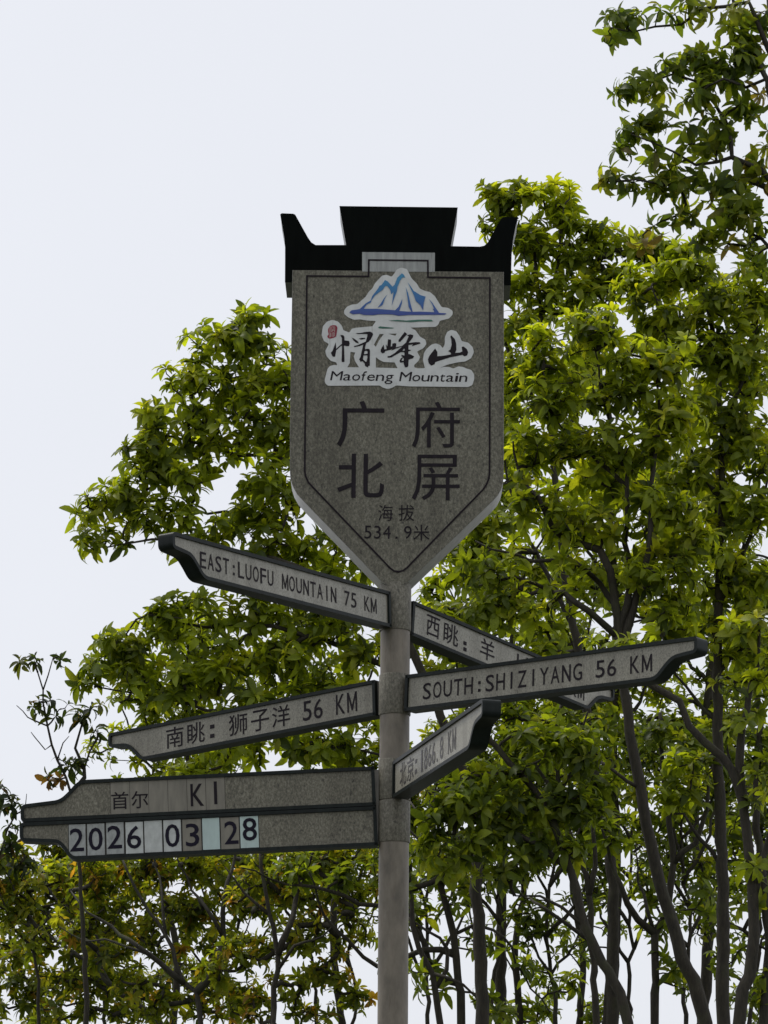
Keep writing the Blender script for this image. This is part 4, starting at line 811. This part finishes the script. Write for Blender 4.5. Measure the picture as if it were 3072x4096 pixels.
# behind: thin trees that close the gaps low on the right
G3 = 'thin trees behind the right hand trunks'
for k_, (x_, lab) in enumerate(((2080, 'thin tree seen through the gap right of the pole'), (2330, 'thin tree seen between the two leaning trunks'), (3040, 'thin tree at the far right behind the dark trunks'))):
    r_ = random.Random(50+k_); q = lambda a: r_.uniform(-a, a)
    make_tree(lab, G3, 17.0+k_*1.5, [
        ([(x_, 4250), (x_+q(20), 4096), (x_+q(40), 3800), (x_+q(60), 3500), (x_+q(80), 3200), (x_+q(90), 2900), (x_+q(100), 2600), (x_+q(100), 2200)], 0.050, 0.012),
        ([(x_, 3300), (x_+120, 3100), (x_+170, 2850)], 0.02, 0.006), ([(x_, 3000), (x_-120, 2850), (x_-170, 2600)], 0.02, 0.006), ([(x_, 2700), (x_+130, 2500), (x_+170, 2200)], 0.02, 0.006), ([(x_, 3900), (x_-80, 3780), (x_-120, 3650)], 0.01, 0.004)],
        [(x_+q(60)+150*math.cos(i*2.4), 3350-i*95, 150, 75, 17+k_*1.5, .75) for i in range(13)]+[(x_-90, 3700, 70, 50, 17+k_*1.5, .4), (x_+60, 4040, 130, 60, 17+k_*1.5, .9), (x_-120, 3980, 90, 50, 17+k_*1.5, .6), (x_+130, 3720, 60, 60, 17+k_*1.5, .5), (x_+40, 3850, 60, 40, 17+k_*1.5, .3)], dens=0.8, leaf=0.125, pal='shaded', seed=20+k_, singles=80)
for k_, (x_, top_, lab) in enumerate(((1350, 2350, 'tree behind the pole seen between the two left hand arms'), (700, 2500, 'tree deep behind the bright crown on the left'))):
    r_ = random.Random(70+k_); q = lambda a: r_.uniform(-a, a)
    make_tree(lab, 'trees deep behind the left crown', 15.5+k_*1.5, [
        ([(x_, 4250), (x_+q(20), 4096), (x_+q(40), 3800), (x_+q(60), 3500), (x_+q(60), 3200), (x_+q(60), 2900), (x_+q(60), top_)], 0.055, 0.012),
        ([(x_, 3400), (x_+150, 3200), (x_+200, 2950)], 0.02, 0.006), ([(x_, 3200), (x_-150, 3000), (x_-220, 2750)], 0.02, 0.006), ([(x_, 2900), (x_+130, 2700), (x_+200, 2500)], 0.02, 0.006)],
        [(x_+190*math.cos(i*2.4), 3250-i*(3250-top_)/11, 180, 85, 15.5+k_*1.5, .9) for i in range(12)], dens=0.8, leaf=0.125, pal='bright', seed=30+k_, singles=80)

make_tree('dark slim tree between the leaning trunks below the SOUTH arm', G1, 10.5, [
    ([(2388, 4096), (2375, 3850), (2362, 3700), (2350, 3520), (2290, 3370), (2240, 3200), (2230, 3000), (2250, 2800)], 0.044, 0.014),
    ([(2355, 3560), (2380, 3400), (2375, 3250), (2360, 3080)], 0.026, 0.007), ([(2370, 3760), (2280, 3700), (2180, 3640), (2100, 3560), (2010, 3530)], 0.018, 0.005), ([(2240, 3200), (2150, 3080), (2080, 2950)], 0.018, 0.006)],
    [(2240, 2900, 130, 80), (2100, 3000, 120, 80), (2370, 3100, 110, 80), (2120, 3200, 120, 80), (2020, 3520, 70, 30, 10.5, .7), (2200, 3330, 110, 60), (1990, 2860, 120, 60), (2400, 2890, 110, 50)], dens=1.1, pal='shaded', seed=40, singles=150)
make_tree('crooked dark stem beside the pole, bent towards it', G1, 10.0, [
    ([(1770, 4150), (1758, 4096), (1730, 3890), (1672, 3790), (1650, 3700), (1640, 3560), (1600, 3400)], 0.046, 0.016),
    ([(1910, 3540), (1820, 3470), (1720, 3400), (1630, 3310)], 0.024, 0.008), ([(1905, 3920), (1800, 3800), (1700, 3720), (1620, 3660)], 0.020, 0.008), ([(1730, 3900), (1850, 3950), (1960, 4060)], 0.014, 0.006)],
    [(1700, 3400, 70, 60, 10, .8), (1660, 3850, 50, 50, 10, .6), (1640, 3520, 40, 50, 10, .7), (1800, 3420, 80, 50)], dens=0.9, pal='shaded', seed=41, singles=60)
make_tree('dark stem at the right edge behind the twisted tree', G1, 12.0, [
    ([(3060, 4150), (3050, 4096), (3075, 3800), (3050, 3500), (3020, 3200), (3040, 2900), (3000, 2600), (2960, 2300)], 0.055, 0.018),
    ([(3030, 3250), (2930, 3080), (2900, 2900)], 0.022, 0.007), ([(3060, 3600), (2960, 3480), (2930, 3350)], 0.018, 0.006)],
    [(2950, 2350, 130, 90), (3020, 2600, 90, 120), (2900, 2900, 90, 70), (3040, 3000, 60, 120), (2940, 3330, 80, 70, 12, .7), (2960, 3600, 80, 80, 12, .7), (2940, 3850, 80, 90, 12, .6), (3040, 3950, 50, 100, 12, .6)], dens=1.0, pal='shaded', seed=42, singles=120)
# slender many-stemmed trees low in the wood: a web of thin dark stems with small leaves
def thin_tree(label, group, x_, Yb, seed, pal, v_leaf, spread=260, low=0.0, dens=0.9, n_st=6, floor=400):
    r_ = random.Random(seed); q = lambda a: r_.uniform(-a, a); vf = 4000+q(120)
    limbs = [([(x_+q(30), 4300), (x_+q(15), vf), (x_+q(40), vf-(vf-v_leaf)*.27), (x_+q(60), vf-(vf-v_leaf)*.52), (x_+q(80), vf-(vf-v_leaf)*.77), (x_+q(100), v_leaf)], 0.034, 0.008)]
    bl = []
    for k in range(n_st):
        f_ = (k+0.3)/n_st; sg = 1 if k % 2 else -1; dx = sg*spread*r_.uniform(.45, 1.0); v0 = vf-60-f_*min(620, (vf-v_leaf)*.75); up_ = min(r_.uniform(330, 520), max(120, v0-v_leaf+floor))
        limbs.append(([(x_, v0), (x_+dx*.42+q(15), v0-up_*.28), (x_+dx*.75+q(20), v0-up_*.62), (x_+dx+q(25), v0-up_)], r_.uniform(.013, .022), 0.004))
        bl.append((x_+dx, v0-up_, 105, 60, Yb, .8)); bl.append((x_+dx*.8+q(40), v0-up_*.72, 90, 50, Yb, .5+low))
        if low: bl.append((x_+dx*.7+q(60), v0-up_*.25, 100, 55, Yb, low))
    bl += [(x_+q(120), v_leaf+20, 130, 70, Yb, 1), (x_+q(140), v_leaf+150, 140, 70, Yb, .9), (x_+q(150), v_leaf+300, 130, 60, Yb, .6)]
    return make_tree(label, group, Yb, limbs, bl, dens=dens, leaf=0.118, pal=pal, seed=seed, singles=60, per=(6, 9))
for k_, (x_, Yb, vl, lab) in enumerate(((150, 16.0, 3480, 'many stemmed yellow green tree under the pointed end of the date arm'), (430, 18.5, 3400, 'many stemmed yellow green tree beneath the 2026 tiles'), (930, 18.0, 3420, 'many stemmed yellow green tree beneath the pale tinted blank tile'), (1250, 16.5, 3380, 'many stemmed yellow green tree beneath the blank end of the date arm'), (1420, 19.5, 3300, 'many stemmed yellow green tree close beside the foot of the pole'))):
    thin_tree(lab, 'many stemmed trees under the date arm', x_, Yb, 200+k_, 'autumn', vl, low=0.5, floor=20 if k_ < 2 else 120)
for k_, (x_, Yb, vl, lab) in enumerate(((1720, 13.5, 3080, 'many stemmed thin tree against the right side of the pole'), (1980, 15.5, 3020, 'many stemmed thin tree below the tip of the 1866.8 KM arm'), (2230, 13.0, 3060, 'many stemmed thin tree below the middle of the SOUTH arm'), (2520, 15.0, 3000, 'many stemmed thin tree below the letters KM of the SOUTH arm'), (2760, 13.8, 2980, 'many stemmed thin tree between the leaning grey trunk and the straight dark trunk'), (3000, 15.0, 3000, 'many stemmed thin tree behind the twisted dark trunk'))):
    thin_tree(lab, 'many stemmed thin trees right of the pole', x_, Yb, 220+k_, 'shaded', vl, spread=250, low=0.30, dens=1.15, n_st=7)
# taller crowns further back that close the canopy on the right and behind the sign
for k_, (x_, Yb, vb, vt, lab) in enumerate(((2450, 15.0, 2950, 1250, 'full crowned tree deep behind the leaning grey trunk'), (2820, 16.5, 2900, 1050, 'full crowned tree deep behind the straight dark trunk'), (2000, 16.0, 3250, 1650, 'full crowned tree deep behind the right edge of the board'))):
    r_ = random.Random(90+k_); q = lambda a: r_.uniform(-a, a); H_ = vb-vt
    make_tree(lab, 'full crowned trees deep in the wood', Yb, [
        ([(x_+q(30), 4250), (x_+q(20), 4096), (x_+q(40), 3700), (x_+q(60), 3300), (x_, vb), (x_+q(60), vb-H_*.3), (x_+q(60), vb-H_*.6), (x_+q(60), vt+60)], 0.075, 0.014)]+
        [([(x_, vb-H_*f_), (x_+sg*110, vb-H_*(f_+.09)), (x_+sg*210, vb-H_*(f_+.2))], 0.026, 0.006) for f_, sg in ((0.0, 1), (0.08, -1), (0.25, 1), (0.36, -1), (0.52, 1), (0.62, -1))],
        [(x_+q(50)+(190+q(50))*math.cos(i*2.4+k_), vb-40-i*(H_-60)/17, 170+q(30), 85, Yb, .85) for i in range(18)], dens=0.95, leaf=0.13, pal='bright', seed=50+k_, singles=60)
# ------------------------------------------------------------------ the wood on the near side of the clearing, which shades the faces of the sign
def copy_tree(src, loc, rz, sc_, label, group):
    r_ = src.copy(); COL.objects.link(r_); r_.location = loc; r_.rotation_euler = (0, 0, rz); r_.scale = (sc_, sc_, sc_); r_['label'] = label; r_['group'] = group
    for ch in src.children:
        c = ch.copy(); COL.objects.link(c); c.parent = r_
SRC = [t[0] for t in TREES if len([c for c in t[0].children if c.name.startswith('limb')]) >= 4]
FULL = [t[0] for t in TREES[-3:]]
for k_ in range(11):
    a_ = math.radians(-46+k_*9.2); d_ = 20.5+2.0*(k_ % 2); x_, y_ = d_*math.sin(a_), -d_*math.cos(a_)
    copy_tree(FULL[k_ % 3], (x_, y_, terrain(x_, y_)), k_*1.9, 1.45+0.12*(k_ % 3), 'tall full crowned tree across the clearing from the front of the shield board', 'trees across the clearing')
print('TREES', [(t[1], t[2]) for t in TREES], sum(t[1] for t in TREES))
